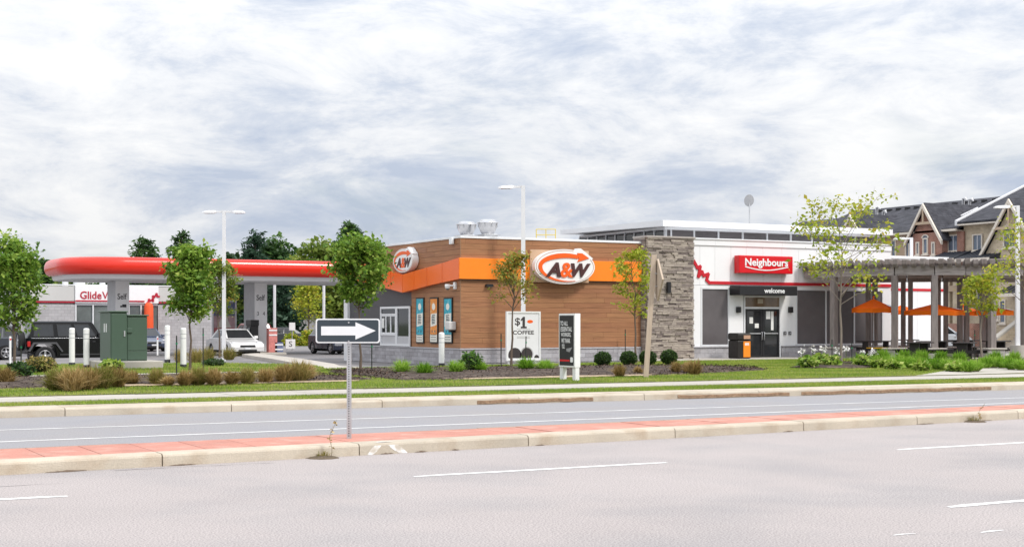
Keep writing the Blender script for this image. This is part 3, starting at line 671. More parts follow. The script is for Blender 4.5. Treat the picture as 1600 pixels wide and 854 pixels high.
# stone pillar
box('pillar_core', US0 + .03, US1 - .03, VB - .33, VB + .6, .1, ZS - .02, mat('pillar_mortar', (.12, .10, .09), .95), shop)
box('pillar_cap', US0 - .05, US1 + .05, VB - .45, VB + .65, ZS - .018, ZS + .06, mat('cap_stone', (.40, .36, .33), .85, noise=(5, .1)), shop, .01)
z = .12; rs = random.Random(5)
while z < ZS - .03:
    h = rs.uniform(.07, .115); h = min(h, ZS - .022 - z); a = US0 - rs.uniform(0, .3)
    while a < US1 - .01:
        b = min(a + rs.uniform(.22, .62), US1 + rs.uniform(-.012, .012)); b = US1 if US1 - b < .1 else b
        s = max(a, US0 + rs.uniform(-.01, .01)); d = rs.uniform(.0, .085)
        if b - s > .04: piece('stone', s + .004, b - .004, VB - .36 - d, VB - .30, z + .004, z + h - .004, m_stone, shop)
        a = b
    for k in (0, 1): piece('stone', US0 - .03 - rs.uniform(0, .03), US0 + .02, VB - .28 + k * .45, VB + .16 + k * .45, z + .004, z + h - .004, m_stone, shop)
    z += h
# white panels: upper row over the stripe, lower pieces between the openings
zj = onV(1120, 445.6, VB).z; zc0 = onV(1100, 383, VB).z
ups = [1076, 1093.5, 1117, 1142, 1166, 1192, 1221.6, 1248, 1275, 1303, 1331, 1361, 1392]
uu = [onV(x, 400, VB).x for x in ups]
for a, b in zip(uu[:-1], uu[1:]): piece('wall_panel', a + .006, b - .006, VB + .0, VB + .06, zj + .006, zc0 - .004, m_white, shop)
for a, b in zip(uu[:-1:2], uu[2::2]): piece('coping_panel', a + .003, b - .003, VB - .05, VB + .06, zc0, ZS, m_white, shop)
box('coping', US1 - .03, USR + .05, VB - .10, VB + .3, ZS, ZS + .06, m_cap, shop, .01)
ZW0 = onV(1117, 540.5, VB).z; ZW1 = onV(1117, 449, VB).z
def up(x): return onV(x, 500, VB).x
openings = [(1095, 1139.5), (1161.5, 1220), (1243.5, 1380)]
lows = [(1076, 1095), (1139.5, 1161.5), (1220, 1243.5), (1380, 1392)]
for a, b in lows: piece('wall_panel', up(a) + .004, up(b) - .004, VB, VB + .06, ZW0 - .02, zj - .006, m_white, shop)
for a, b in ((1095, 1139.5), (1161.5, 1220), (1243.5, 1380)): piece('wall_panel', up(a), up(b), VB, VB + .06, ZW1 + .004, zj - .006, m_white, shop)
zsill = ZW0 - .06
for a, b in ((1076, 1161), (1220.5, 1392)):
    box('sill', up(a), up(b), VB - .10, VB + .08, zsill, zsill + .055, m_block, shop, .008)
    box('base_mortar', up(a), up(b), VB - .02, VB + .09, .1, zsill - .004, m_mort, shop)
    blocks(up(a), up(b), .2, zsill - .006, 2, lambda a, b, c, d: piece('block', a, b, VB - .05 + rw.uniform(-.006, .004), VB + .0, c, d, m_block, shop))
def window(x0, x1, n, lab=None):
    a, b = up(x0), up(x1); wn = frame_v('window', m_wfr, shop, a, b, ZW0, ZW1, .07, VF(VB), -.05, .02)
    wd = (b - a - .14) / n
    for i in range(n):
        box('pane', a + .07 + i * wd + (.03 if i else 0), a + .07 + (i + 1) * wd - (.03 if i < n - 1 else 0), VB + .03, VB + .045, ZW0 + .07, ZW1 - .07, m_film, wn)
        if i: box('mullion', a + .07 + i * wd - .03, a + .07 + i * wd + .03, VB - .015, VB + .05, ZW0 + .07, ZW1 - .07, m_wfr, wn)
window(1095, 1139.5, 1); window(1243.5, 1380, 3)
# entrance: transom, double door, interior behind the glass
a, b = up(1161.5), up(1220); zd0, zd1, zt0, zt1 = .235, onV(1190, 482, VB).z, onV(1190, 480, VB).z, onV(1190, 464, VB).z
box('entry_recess', a + .05, b - .05, VB + .35, VB + .4, .2, zt1 + .1, m_dark_int, shop)
ef = frame_v('entrance', m_wfr, shop, a + .02, b - .02, zd0 - .1, zt1 + .06, .07, VF(VB), -.08, .03)
box('head_rail', a + .09, b - .09, VB - .02, VB + .06, zd1 - .01, zd1 + .08, m_wfr, ef)
m_trans = mat('transom_glass', (.17, .11, .065), .08, noise=(2.0, .5), spec=.6)
box('transom_pane', a + .09, b - .09, VB + .02, VB + .03, zd1 + .08, zt1, m_trans, ef)
box('notice', (a + b) / 2 - .25, (a + b) / 2 + .05, VB + .005, VB + .018, zt1 - .28, zt1 - .08, mat('pale_notice', (.42, .36, .28), .6), ef)
mid_ = (a + b) / 2
for s0, s1 in ((a + .095, mid_ - .006), (mid_ + .006, b - .095)):
    d = frame_v('door', m_black, shop, s0, s1, zd0, zd1 - .012, .10, VF(VB), -.05, .01)
    box('pane', s0 + .10, s1 - .10, VB + .015, VB + .025, zd0 + .10, zd1 - .11, m_glass, d)
    box('push_bar', s0 + .08, s1 - .08, VB - .035, VB - .012, 1.28, 1.33, m_galv, d)
    hx = s1 - .06 if s0 < mid_ - .3 else s0 + .06
    MB().tube([(hx, VB - .02, 1.02), (hx, VB - .08, 1.02), (hx, VB - .08, 1.36), (hx, VB - .02, 1.36)], .018, 6).build('handle', m_galv, d)
    for (fx, fz, w_, h_) in (((.25, 1.75, .20, .28), (.55, 1.55, .22, .2)) if s0 < mid_ - .3 else ((.22, 1.95, .24, .36), (.50, 1.45, .14, .95))):
        box('notice', s0 + fx, s0 + fx + w_, VB + .008, VB + .014, fz, fz + h_, m_paper, d)
# black awning with white lettering
a, b = up(1156.5), up(1245.5) ; za, zb2 = onV(1200, 461, VB - .8).z, onV(1200, 446.5, VB - .8).z
a, b = onV(1156, 455, VB - .8).x, onV(1246, 455, VB - .8).x
aw = thing('awning', 'black box awning with white lettering over the shop door', 'awning', ((a + b) / 2, VB, za)); box('canopy_box', a, b, VB - .8, VB - .055, za, zb2, m_black, aw, .02)
text('welcome', 'lettering', m_swhite, aw, VF(VB - .8), onV(1194, 455, VB - .8).x, onV(1226, 455, VB - .8).x, za + .10, zb2 - .10, .001, .012, bold=.018)
# red stripe with its jagged leaf outline
SQ = [(60, 210), (74, 206), (100, 160), (125, 206), (144, 196), (131, 266), (155, 230), (166, 258), (198, 246), (186, 286), (204, 305)]
sq = [onV(1060 + x / 4.27, 370 + y / 4.27, VB) for x, y in SQ]; zl = sq[-1].z
pts2 = [(p.x, p.z) for p in sq]; pts2[0] = (US1 + .02, pts2[0][1]); line = pts2 + [(USR, zl)]
def ribbon(line, wd, fn, d0, d1, name, m, parent):
    mb = MB()
    for i, ((x0, y0), (x1, y1)) in enumerate(zip(line[:-1], line[1:])):
        l_ = math.hypot(x1 - x0, y1 - y0); nx, ny = -(y1 - y0) / l_ * wd / 2, (x1 - x0) / l_ * wd / 2
        ex, ey = (x1 - x0) / l_ * wd * .25, (y1 - y0) / l_ * wd * .25; e_ = .0012 * (i % 2)
        if i == 0: ex0 = ey0 = 0
        else: ex0, ey0 = ex, ey
        mb.prism([(x0 - ex0 + nx, y0 - ey0 + ny), (x0 - ex0 - nx, y0 - ey0 - ny), (x1 + ex - nx, y1 + ey - ny), (x1 + ex + nx, y1 + ey + ny)], fn, d0, d1 + e_)
    return mb.build(name, m, parent)
ribbon(line, .135, VF(VB), .003, .05, 'red_stripe', m_redline, shop)
# red name sign
sg = thing('name_sign', 'red box sign with white lettering over the black awning', 'wall sign', (onV(1194, 413, VB).x, VB, onV(1194, 427, VB).z))
vs = VB - .42; a, b = onV(1155, 413, vs).x, onV(1239, 413, vs).x; z0, z1 = onV(1194, 427, vs).z, onV(1194, 399.5, vs).z
box('cabinet', a, b, vs, VB - .052, z0, z1, m_red_s, sg, .03)
text('Neighbours', 'lettering', m_swhite, sg, VF(vs), onV(1164, 413, vs).x, onV(1231, 413, vs).x, onV(1194, 419, vs).z, onV(1194, 403.8, vs).z, .001, .02, bold=.022)
sm_ = [(onV(1164 + 67 * i / 16, 413, vs).x, onV(1194, 416.6 + 5.4 * math.sin(math.pi * min(1, (i + .3) / 16)), vs).z) for i in range(17)]
ribbon(sm_, .045, VF(vs), .001, .018, 'smile_line', m_swhite, sg)
# wall lamps and small boxes
def boxlamp(px, py, wd, h, v, lab, dep=.14):
    p = onV(px, py, v); t = thing('wall_lamp', lab, 'wall lamp', (p.x, v, p.z)); box('case', p.x - wd / 2, p.x + wd / 2, v - dep, v - .004, p.z - h / 2, p.z + h / 2, m_black, t, .012)
    box('lens', p.x - wd / 2 + .03, p.x + wd / 2 - .03, v - dep + .03, v - .03, p.z - h / 2 - .012, p.z - h / 2 - .001, mat('lamp_lens', (.4, .4, .38), .3), t)
boxlamp(1043.5, 449, .16, .48, VB - .42, 'tall black wall lamp on the stone pillar')
boxlamp(1152.5, 483.5, .2, .26, VB, 'small black box lamp left of the shop door'); boxlamp(1234, 483.5, .2, .26, VB, 'small black box lamp right of the shop door')
for x, nm, lab in ((1225.8, 'door_button', 'left small grey square box on the wall right of the door'), (1233.5, 'door_button', 'right small grey square box on the wall beside the door')):
    p = onV(x, 520, VB); t = thing(nm, lab, 'wall box', (p.x, VB, p.z), 'boxes beside the shop door'); box('case', p.x - .07, p.x + .07, VB - .06, VB - .003, p.z - .08, p.z + .08, mat('box_dark_grey', (.16, .16, .17), .5), t, .01); box('button', p.x - .03, p.x + .03, VB - .07, VB - .061, p.z - .03, p.z + .03, m_galv, t)
# clerestory storey
VC = 54.0; uc0 = onV(1041, 360, VC).x; uc1 = onV(1371, 360, VC).x; vcb = onU(905, 360, uc0).y
zc_0, zc_1 = ZS - .1, onV(1041, 355.5, VC).z
box('clerestory_core', uc0 + .12, uc1 - .12, VC + .15, vcb, ZS - .6, zc_1, m_dgrey, shop)
box('clerestory_base', uc0, uc1, VC, VC + .14, ZS - .6, ZS - .05 + .1, m_white, shop)
nb = [1041, 1049, 1085, 1123, 1161, 1199, 1236, 1269, 1303, 1337, 1371]; nb = [onV(x, 360, VC).x for x in nb]
cw = box('strip_window', uc0 + .01, uc1 - .01, VC + .03, VC + .13, zc_1 - .05, zc_1, m_wfr, shop)
for i, x in enumerate(nb): box('mullion', x - .04, x + .04, VC, VC + .13, ZS + .05, zc_1 - .05, m_wfr, cw)
for x0, x1 in zip(nb[:-1], nb[1:]): box('pane', x0 + .04, x1 - .04, VC + .06, VC + .08, ZS + .05, zc_1 - .05, m_film, cw)
sw = box('strip_window', uc0, uc0 + .1, VC + .14, vcb, zc_1 - .05, zc_1, m_wfr, shop)
nv = 9; vv = [VC + .14 + (vcb - VC - .14) * i / nv for i in range(nv + 1)]
for v in vv: box('mullion', uc0 - .02, uc0 + .1, v - .04, v + .04, ZS - .1, zc_1 - .05, m_wfr, sw)
for v0, v1 in zip(vv[:-1], vv[1:]): box('pane', uc0 + .03, uc0 + .05, v0 + .04, v1 - .04, ZS - .1, zc_1 - .05, m_glass, sw)
ur0, ur1 = onV(1036, 345, VC - .8).x, onV(1395, 358, VC - .8).x; vrb = onU(889, 360, ur0).y
zr0, zr1 = onV(1036, 355, VC - .8).z, onV(1036, 343.5, VC - .8).z
mb = MB(); mb.loft([[(ur0 - .5, vrb, zr0 + .12), (ur1, vrb, zr0 + .12), (ur1, vrb, zr1), (ur0 - .5, vrb, zr1)], [(ur0, VC - .8, zr0 + .05), (ur1, VC - .8, zr0 + .05), (ur1, VC - .8, zr1), (ur0, VC - .8, zr1)]]); mb.build('roof', m_cap, shop)
box('roof_soffit', ur0 + .3, ur1 - .2, VC - .5, vrb - .5, zr0 - .04, zr0 + .045, m_cap, shop)
# set-back right wing
VW2 = 56.4; w0 = onV(1385, 450, VW2).x; w1 = onV(1480, 450, VW2).x; zw = onV(1430, 404, VW2).z
uuw = [w0 + (w1 - w0) * i / 4 for i in range(5)]
box('wing_core', w0, w1 - .05, VW2 + .07, 66, .05, zw - .04, m_wfr, shop)
for a, b in zip(uuw[:-1], uuw[1:]):
    piece('wall_panel', a + .006, b - .006, VW2, VW2 + .06, 3.65, zw - .02, m_white, shop); piece('wall_panel', a + .006, b - .006, VW2, VW2 + .06, .75, 3.64, m_white, shop)
box('coping', w0, w1 + .05, VW2 - .08, VW2 + .3, zw - .018, zw + .12, m_cap, shop, .01)
box('red_stripe', w0, w1 + .04, VW2 - .04, VW2 - .002, 3.45, 3.58, m_redline, shop)
box('base', w0, w1, VW2 - .03, VW2 + .065, .1, .74, brickmat('grey_block_far', (.36, .35, .36), (.42, .41, .43), (.5, .5, .5), .4, .2), shop)
# satellite dish on the shop roof
p = atZ(1171, 345, 70); t = thing('satellite_dish', 'small grey satellite dish on a thin mast above the shop roof', 'satellite dish', (p.x, p.y, zr1)); zt = atZ(1170, 312, 70).z
MB().tube([(p.x, p.y, zr1 - .05), (p.x, p.y, zt)], .03, 8).build('mast', m_galv, t)
mb = MB(); Mx = Matrix.Translation((p.x - .06, p.y - .05, zt - .05)) @ Matrix.Rotation(R(62), 4, 'Z') @ Matrix.Rotation(R(72), 4, 'Y')
rings = [[Mx @ Vector((r * math.cos(R(a)) * 1.0, r * math.sin(R(a)) * .8, r * r * .35)) for a in range(0, 360, 20)] for r in (.02, .12, .22, .30)]
mb.loft(rings, True, False); mb.loft([[q + Vector((.01, .01, 0)) for q in r] for r in rings], True, False); mb.build('dish', mat('dish_grey', (.33, .33, .34), .6), t)
MB().tube([Mx @ Vector((.25, 0, .03)), Mx @ Vector((.12, 0, .34))], .012, 5).build('feed_arm', m_black, t)

# ================================================================== FILLING STATION
m_cred = mat('canopy_red', C('#e0301f'), .22, noise=(.5, .04), spec=.5)
m_soff = mat('canopy_soffit', (.70, .70, .71), .5, noise=(1, .04))
m_ink2 = mat('sign_ink', (.03, .03, .035), .5)
VCN, VCF = 75.0, 83.0; cu0 = onV(76, 415, 76.5).x + .9; cu1 = 40.0
can = thing('fuel_canopy', 'long flat canopy with red rounded edge over the fuel pumps', 'canopy', (26, 79, 0))
Rr = 2.6
plan = [(cu1, VCN)] + [(cu0 + Rr + Rr * math.cos(R(a)), VCN + Rr + Rr * math.sin(R(a))) for a in range(-90, -181, -10)] + \
       [(cu0 + Rr + Rr * math.cos(R(a)), VCF - Rr + Rr * math.sin(R(a))) for a in range(180, 89, -10)] + [(cu1, VCF)]
def offs(pl, d):
    out = []
    for i, p in enumerate(pl):
        a, b = pl[max(i - 1, 0)], pl[min(i + 1, len(pl) - 1)]; tx, ty = b[0] - a[0], b[1] - a[1]; l_ = math.hypot(tx, ty)
        out.append((p[0] + ty / l_ * -d * -1 * -1, p[1] - tx / l_ * -d * -1 * -1))
    return out
def sweep(prof, name, m, smooth=True):
    mb = MB(); rows = [[(x, y, z) for x, y in offs(plan, d)] for d, z in prof]
    n = len(plan)
    mb.add([p for r in rows for p in r], [(i * n + j, i * n + j + 1, (i + 1) * n + j + 1, (i + 1) * n + j) for i in range(len(rows) - 1) for j in range(n - 1)], smooth)
    return mb.build(name, m, can)
zt, zb = onV(300, 403.5, VCN).z, onV(300, 430, VCN).z; zm = (zt + zb) / 2; hr = (zt - zb) / 2
sgn = 1 if offs(plan, 1)[0][1] < VCN else -1
prof = [(sgn * (-.25), zt)] + [(sgn * (.02 + .34 * math.cos(R(a))), zm + hr * math.sin(R(a))) for a in range(82, -83, -12)] + [(sgn * (-.02), zb)]
sweep(prof, 'red_fascia', m_cred)
sweep([(sgn * -.02, zb + .01), (sgn * -.06, zb - .10), (sgn * -.10, zb - .22), (sgn * -.5, zb - .24)], 'white_trim', m_soff, False)
inner = offs(plan, sgn * -.45); MB().prism(inner, lambda a, b, d: (a, b, d), zb - .235, zb - .18).build('soffit', m_soff, can)
MB().prism(offs(plan, sgn * -.1), lambda a, b, d: (a, b, d), zt - .06, zt - .02).build('roof_deck', m_roofm, can)
for x in (0, 1, 2, 3): 
    for y in (77, 81): box('soffit_light', cu0 + 3 + x * 5.5, cu0 + 3.6 + x * 5.5, y - .3, y + .3, zb - .26, zb - .236, m_swhite, can)
zsf = zb - .236
for k, px in enumerate((191.5, 408)):
    p = onV(px, 500, 78.2); col = box('column', p.x - .36, p.x + .36, 78.2, 80.2, .15, zsf, m_white, can, .02)
    box('column_side', p.x - .375, p.x - .361, 78.3, 80.1, .9, zsf - .02, mat('column_grey', (.52, .52, .54), .5), col)
    fn = VF(78.2)
    text('Self', 'lettering', m_ink2, col, fn, p.x - .27, p.x + .22, 3.05, 3.36, .001, .01, bold=.008)
    if k == 0:
        box('truck_symbol', p.x - .02, p.x + .2, 78.19, 78.199, 2.62, 2.78, m_ink2, col); box('truck_symbol', p.x - .12, p.x - .03, 78.19, 78.199, 2.62, 2.71, m_ink2, col)
        text('Diesel', 'lettering', m_ink2, col, fn, p.x - .27, p.x + .24, 1.55, 1.72, .001, .01, bold=.01)
        text('1', 'lettering', m_ink2, col, fn, p.x - .22, p.x - .15, 1.90, 2.12, .001, .01); text('2', 'lettering', m_ink2, col, fn, p.x + .12, p.x + .24, 1.90, 2.12, .001, .01)
        box('caption', p.x - .13, p.x + .17, 78.19, 78.199, 2.36, 2.40, m_ink2, col)
    else: text('3', 'lettering', m_ink2, col, fn, p.x - .24, p.x - .13, 2.2, 2.42, .001, .01); text('4', 'lettering', m_ink2, col, fn, p.x + .1, p.x + .22, 2.2, 2.42, .001, .01)
    isl_ = box('pump_island', p.x - 1.05, p.x + .8, 76.2, 82.4, -.02, .15, m_walk, None, .04); tag(isl_, kind='structure')
    # pump on its island, in front of the column
    for j, dv in enumerate((-.95, )):
        c0, v0 = p.x - .74, 77.5; t = thing('fuel_pump', ('black and white fuel pump at the left canopy column' if k == 0 else 'black and white fuel pump at the right canopy column'), 'fuel pump', (c0, v0, .15), 'fuel pumps')
        box('cabinet', c0 - .24, c0 + .24, v0 - .42, v0 + .42, .15, 1.1, m_black, t, .03); box('head', c0 - .22, c0 + .22, v0 - .40, v0 + .40, 1.102, 1.62, m_black, t, .03)
        box('crown', c0 - .24, c0 + .24, v0 - .46, v0 + .46, 1.622, 1.95, m_black, t, .03); box('screen', c0 - .235, c0 - .222, v0 - .2, v0 + .2, 1.25, 1.5, mat('pump_screen', (.25, .3, .33), .2), t)
        for q in (-.3, .3):
            MB().tube([(c0 - .2, v0 + q, 1.6), (c0 - .28, v0 + q, 1.2), (c0 - .28, v0 + q, .7), (c0 - .25, v0 + q, .95)], .025, 6).build('hose', m_black, t); box('nozzle', c0 - .29, c0 - .241, v0 + q - .04, v0 + q + .04, .95, 1.2, m_redline, t)
    if k == 1:
        for q, (dx, dz, mm, nm, lab) in enumerate(((.15, .95, mat('red_white_print', (.62, .22, .2), .5, noise=(9, .3)), 'promo_box', 'small red and white display box by the right fuel column'), (.5, .15, mat('blue_crate', (.14, .17, .28), .5, noise=(14, .5)), 'fluid_display', 'low blue and white stack of jugs at the right pump island'))):
            w_ = .5; t = thing(nm, lab, 'display', (p.x + dx, 76.8, dz)); box('case', p.x + dx - w_ / 2, p.x + dx + w_ / 2, 76.6, 77.0, dz - (.8 if q == 0 else 0), dz + .55, mm, t, .02)
            for z in (.12, .38): box('label_band', p.x + dx - w_ / 2 + .02, p.x + dx + w_ / 2 - .02, 76.585, 76.598, dz + z, dz + z + .08, m_swhite, t)
# slim white poles behind the canopy
for px, v in ((429, 88), (506, 90)):
    p = onV(px, 500, v); t = thing('steel_post', 'slim white post behind the canopy, ' + ('right of the pump column' if px < 450 else 'above the one-way sign'), 'post', (p.x, v, 0), 'slim posts behind the canopy'); MB().tube([(p.x, v, 0), (p.x, v, 4.6)], .09, 10).build('shaft', m_wfr, t); MB().tube([(p.x, v, 0), (p.x, v, .3)], .14, 10).build('base', m_walk, t)

# ================================================================== CAR WASH
VG = 96.0; m_dred = mat('wash_red', C('#b32439'), .45, noise=(1, .05))
g0, g1 = onV(33, 500, VG).x, onV(345, 500, VG).x; zg1 = onV(160, 447, VG).z
cwb = thing('car_wash_building', 'low grey block car wash with white centre and red stripe, behind canopy', 'building', (g0, VG, 0))
m_gblock = brickmat('car_wash_block', (.40, .39, .40), (.46, .45, .46), (.34, .33, .34), .4, .2, .012)
m_gpan = mat('pale_grey_panel', (.55, .545, .53), .6, noise=(.7, .04))
zst = onV(160, 473, VG).z; c0, c1 = onV(117, 500, VG).x, onV(247, 500, VG).x
box('core', g0 + .02, g1 - .02, VG + .35, VG + 9, -.02, zg1 - .1, m_gpan, cwb)
box('block_wall', g0, c0, VG, VG + .34, -.02, zst - .1, m_gblock, cwb); box('block_wall', c1, g1, VG, VG + .34, -.02, zst - .1, m_gblock, cwb)
box('grey_fascia', g0, c0 - .01, VG - .02, VG + .34, zst + .12, zg1, m_gpan, cwb); box('grey_fascia', c1 + .01, g1, VG - .02, VG + .34, zst + .12, zg1, m_gpan, cwb)
box('white_fascia', c0, c1, VG - .12, VG + .34, zst + .0, zg1 + .03, m_white, cwb)
box('roof_edge', g0 - .05, g1 + .05, VG - .05, VG + .3, zg1 + .031, zg1 + .10, m_cap, cwb)
box('red_stripe', g0, c0 - .001, VG - .06, VG - .021, zst - .0, zst + .09, m_dred, cwb); box('red_stripe', c1 + .001, g1, VG - .06, VG - .021, zst - .0, zst + .09, m_dred, cwb)
box('red_stripe', c0 + .01, onV(225, 480, VG).x, VG - .16, VG - .121, zst + .08, zst + .17, m_dred, cwb)
lf = [(372, 255), (385, 245), (388, 225), (400, 235), (412, 228), (420, 240), (418, 200), (430, 208), (445, 182), (452, 204), (466, 205)]
ribbon([(onV(150 + x / 4.744, 500, VG).x, onV(240, 420 + y / 4.744, VG).z) for x, y in lf], .13, VF(VG - .12), .001, .04, 'leaf_outline', m_dred, cwb)
text('Glide', 'lettering', m_dred, cwb, VF(VG - .12), onV(124.5, 460, VG).x, onV(158, 460, VG).x, onV(160, 467, VG).z, onV(160, 455, VG).z, .001, .03, bold=.015); text('Wash', 'lettering', m_dred, cwb, VF(VG - .12), onV(159, 460, VG).x, onV(197, 460, VG).x, onV(160, 467, VG).z, onV(160, 455.3, VG).z, .001, .03, bold=.0)
m_cwg = mat('car_wash_glass', (.15, .17, .168), .08, noise=(.6, .45), spec=.6)
xs = [117, 144, 173, 200, 219, 246]
for a, b in zip(xs[:-1], xs[1:]):
    ua, ub = onV(a, 500, VG).x, onV(b, 500, VG).x
    wn = box('window', ua + .02, ua + .10, VG - .02, VG + .2, 0, zst - .02, m_wfr, cwb); box('pane', ua + .10, ub + .02, VG + .1, VG + .13, .05, zst - .06, m_cwg, wn); box('rail', ua + .101, ub + .019, VG + .02, VG + .14, zst - .16, zst - .005, m_wfr, wn)
box('pale_panel', c0 + .1, c1 - .1, VG + .15, VG + .3, -.02, .5, m_gpan, cwb)
p = onV(233, 505, VG - .5); t = thing('wash_arch', 'orange rounded wash roller standing inside the car wash window', 'car wash roller', (p.x, VG - .4, 0)); MB().lathe([(.3, 0), (.32, 1.2), (.3, 2.9), (.2, 3.1), (.01, 3.15)], (p.x, VG - .4, 0), 14).build('roller', mat('roller_orange', C('#e0562a'), .6), t); MB().tube([(p.x, VG - .4, 0), (p.x, VG - .4, .12)], .45, 14).build('base', m_black, t)
for px, w_, h_, lab in ((102, .25, 1.3, 'white round flue on the car wash roof, leftmost of three'), (124, .5, .75, 'wide short white vent on the car wash roof'), (160, .25, 1.3, 'white round flue on the car wash roof beside the canopy column')):
    p = onV(px, 440, VG + 3); t = thing('roof_vent', lab, 'roof vent', (p.x, VG + 3, zg1)); MB().tube([(p.x, VG + 3, zg1 - .1), (p.x, VG + 3, zg1 + h_)], w_ * .8, 12).build('pipe', m_wfr, t); MB().lathe([(w_ * 1.0, 0), (w_ * 1.1, .1), (w_ * .7, .2), (.01, .22)], (p.x, VG + 3, zg1 + h_), 12).build('cap', m_wfr, t)
# poster board beside the car wash
p = gnd(350, 552, 0); V_ = 84; a, b = onV(331, 500, V_).x, onV(369, 500, V_).x; z1, z0 = onV(350, 469, V_).z, 0.9
t = thing('poster_board', 'tall framed poster board in blue and red behind the two leafy trees', 'sign', ((a + b) / 2, V_, 0))
frame_v('frame', m_wfr, t, a, b, .1, z1, .09, VF(V_), -.1, .1)
zz = [.19, .9, 1.5, 2.2, z1 - .09]
for q, (c_, m_) in enumerate(zip(zip(zz[:-1], zz[1:]), (mat('poster_white', (.7, .68, .68), .5, noise=(3, .1)), mat('poster_red', (.55, .16, .17), .5, noise=(3, .2)), mat('poster_pink', (.62, .42, .45), .5, noise=(3, .25)), mat('poster_blue', (.16, .20, .34), .5, noise=(2, .3))))):
    box('print', a + .09, b - .09, V_ - .03, V_ + .02, c_[0], c_[1], m_, t)
MB().prism([(a + .3, 1.5), (b - .3, 1.5), (b - .5, 1.9), (a + (b - a) * .6, 2.25), (a + .5, 1.95)], VF(V_ - .03), .002, .012).build('print_motif', mat('poster_cream', (.8, .78, .7), .6), t)
# block enclosure far behind the sign
p = gnd(487, 530, 0); V_ = 118; a, b = onV(467, 500, V_).x, onV(552, 500, V_).x; z1 = onV(495, 487, V_).z
t = thing('block_enclosure', 'grey block enclosure with dark flat roof far behind the one-way sign', 'enclosure', (a, V_, 0))
ee = onV(496, 500, V_).x
box('block_wall', a, ee, V_, V_ + 4, -.05, z1 - .2, m_gblock, t); box('panel_wall', ee + .01, b, V_, V_ + 4, -.05, z1 - .6, mat('beige_wall', (.42, .38, .32), .8, noise=(1, .1)), t); box('roof', a - .2, b, V_ - .2, V_ + 4.2, z1 - .19, z1, m_dgrey, t)

# ================================================================== VEHICLES  (local frame: x forward, y left, z up)
m_tyre = mat('tyre_rubber', (.02, .02, .021), .85); m_rim = mat('alloy_rim', (.45, .45, .47), .3, metal=.8); m_cglass = mat('car_glass', (.018, .02, .023), .04, noise=(2, .3), spec=.8)
m_headl = mat('headlight_lens', (.70, .72, .74), .1, spec=.7); m_tail = mat('tail_lens', (.45, .02, .02), .15, spec=.7); m_trim = mat('black_trim', (.03, .03, .032), .6); m_chrome = mat('chrome', (.75, .75, .76), .12, metal=1); m_plate = mat('licence_plate', (.75, .77, .80), .5)
def paint(nm, c): return mat('car_paint_' + nm, c, .22, noise=(2, .03), spec=.6, coat=.5)
def wheel(par, x, y, r, wd):
    s = 1 if y > 0 else -1; wh = None
    def ring(prof, n=24): return [[(x + rr_ * math.cos(2 * math.pi * j / n), y + s * yy, r + rr_ * math.sin(2 * math.pi * j / n)) for j in range(n)] for rr_, yy in prof]
    wh = MB().loft(ring([(.02, -wd / 2), (r * .9, -wd / 2), (r, -wd / 2 + .03), (r, wd / 2 - .03), (r * .92, wd / 2), (r * .66, wd / 2 - .005), (r * .64, wd / 2 - .05), (.02, wd / 2 - .06)]), True).build('wheel', m_tyre, par)
    mb = MB().loft(ring([(r * .655, wd / 2 - .03), (r * .655, wd / 2 - .012), (r * .56, wd / 2 - .012), (r * .56, wd / 2 - .04)]), True, False)
    for k in range(5):
        a = 2 * math.pi * k / 5 + .3; mb.prism([(r * .10, -.05), (r * .58, -.03), (r * .58, .03), (r * .10, .05)], lambda p, q, d: (x + p * math.cos(a) - q * math.sin(a), y + s * d, r + p * math.sin(a) + q * math.cos(a)), wd / 2 - .045, wd / 2 - .014)
    mb.loft(ring([(r * .2, wd / 2 - .045), (r * .2, wd / 2 - .008), (.01, wd / 2 - .004)], 12), True).build('rim', m_rim, wh); return wh
def arch(xc, r, zb_, n=8): return [(xc + r * math.cos(R(180 - 180 * i / n)), max(zb_, .0) + r * math.sin(R(180 - 180 * i / n))) for i in range(n + 1)]
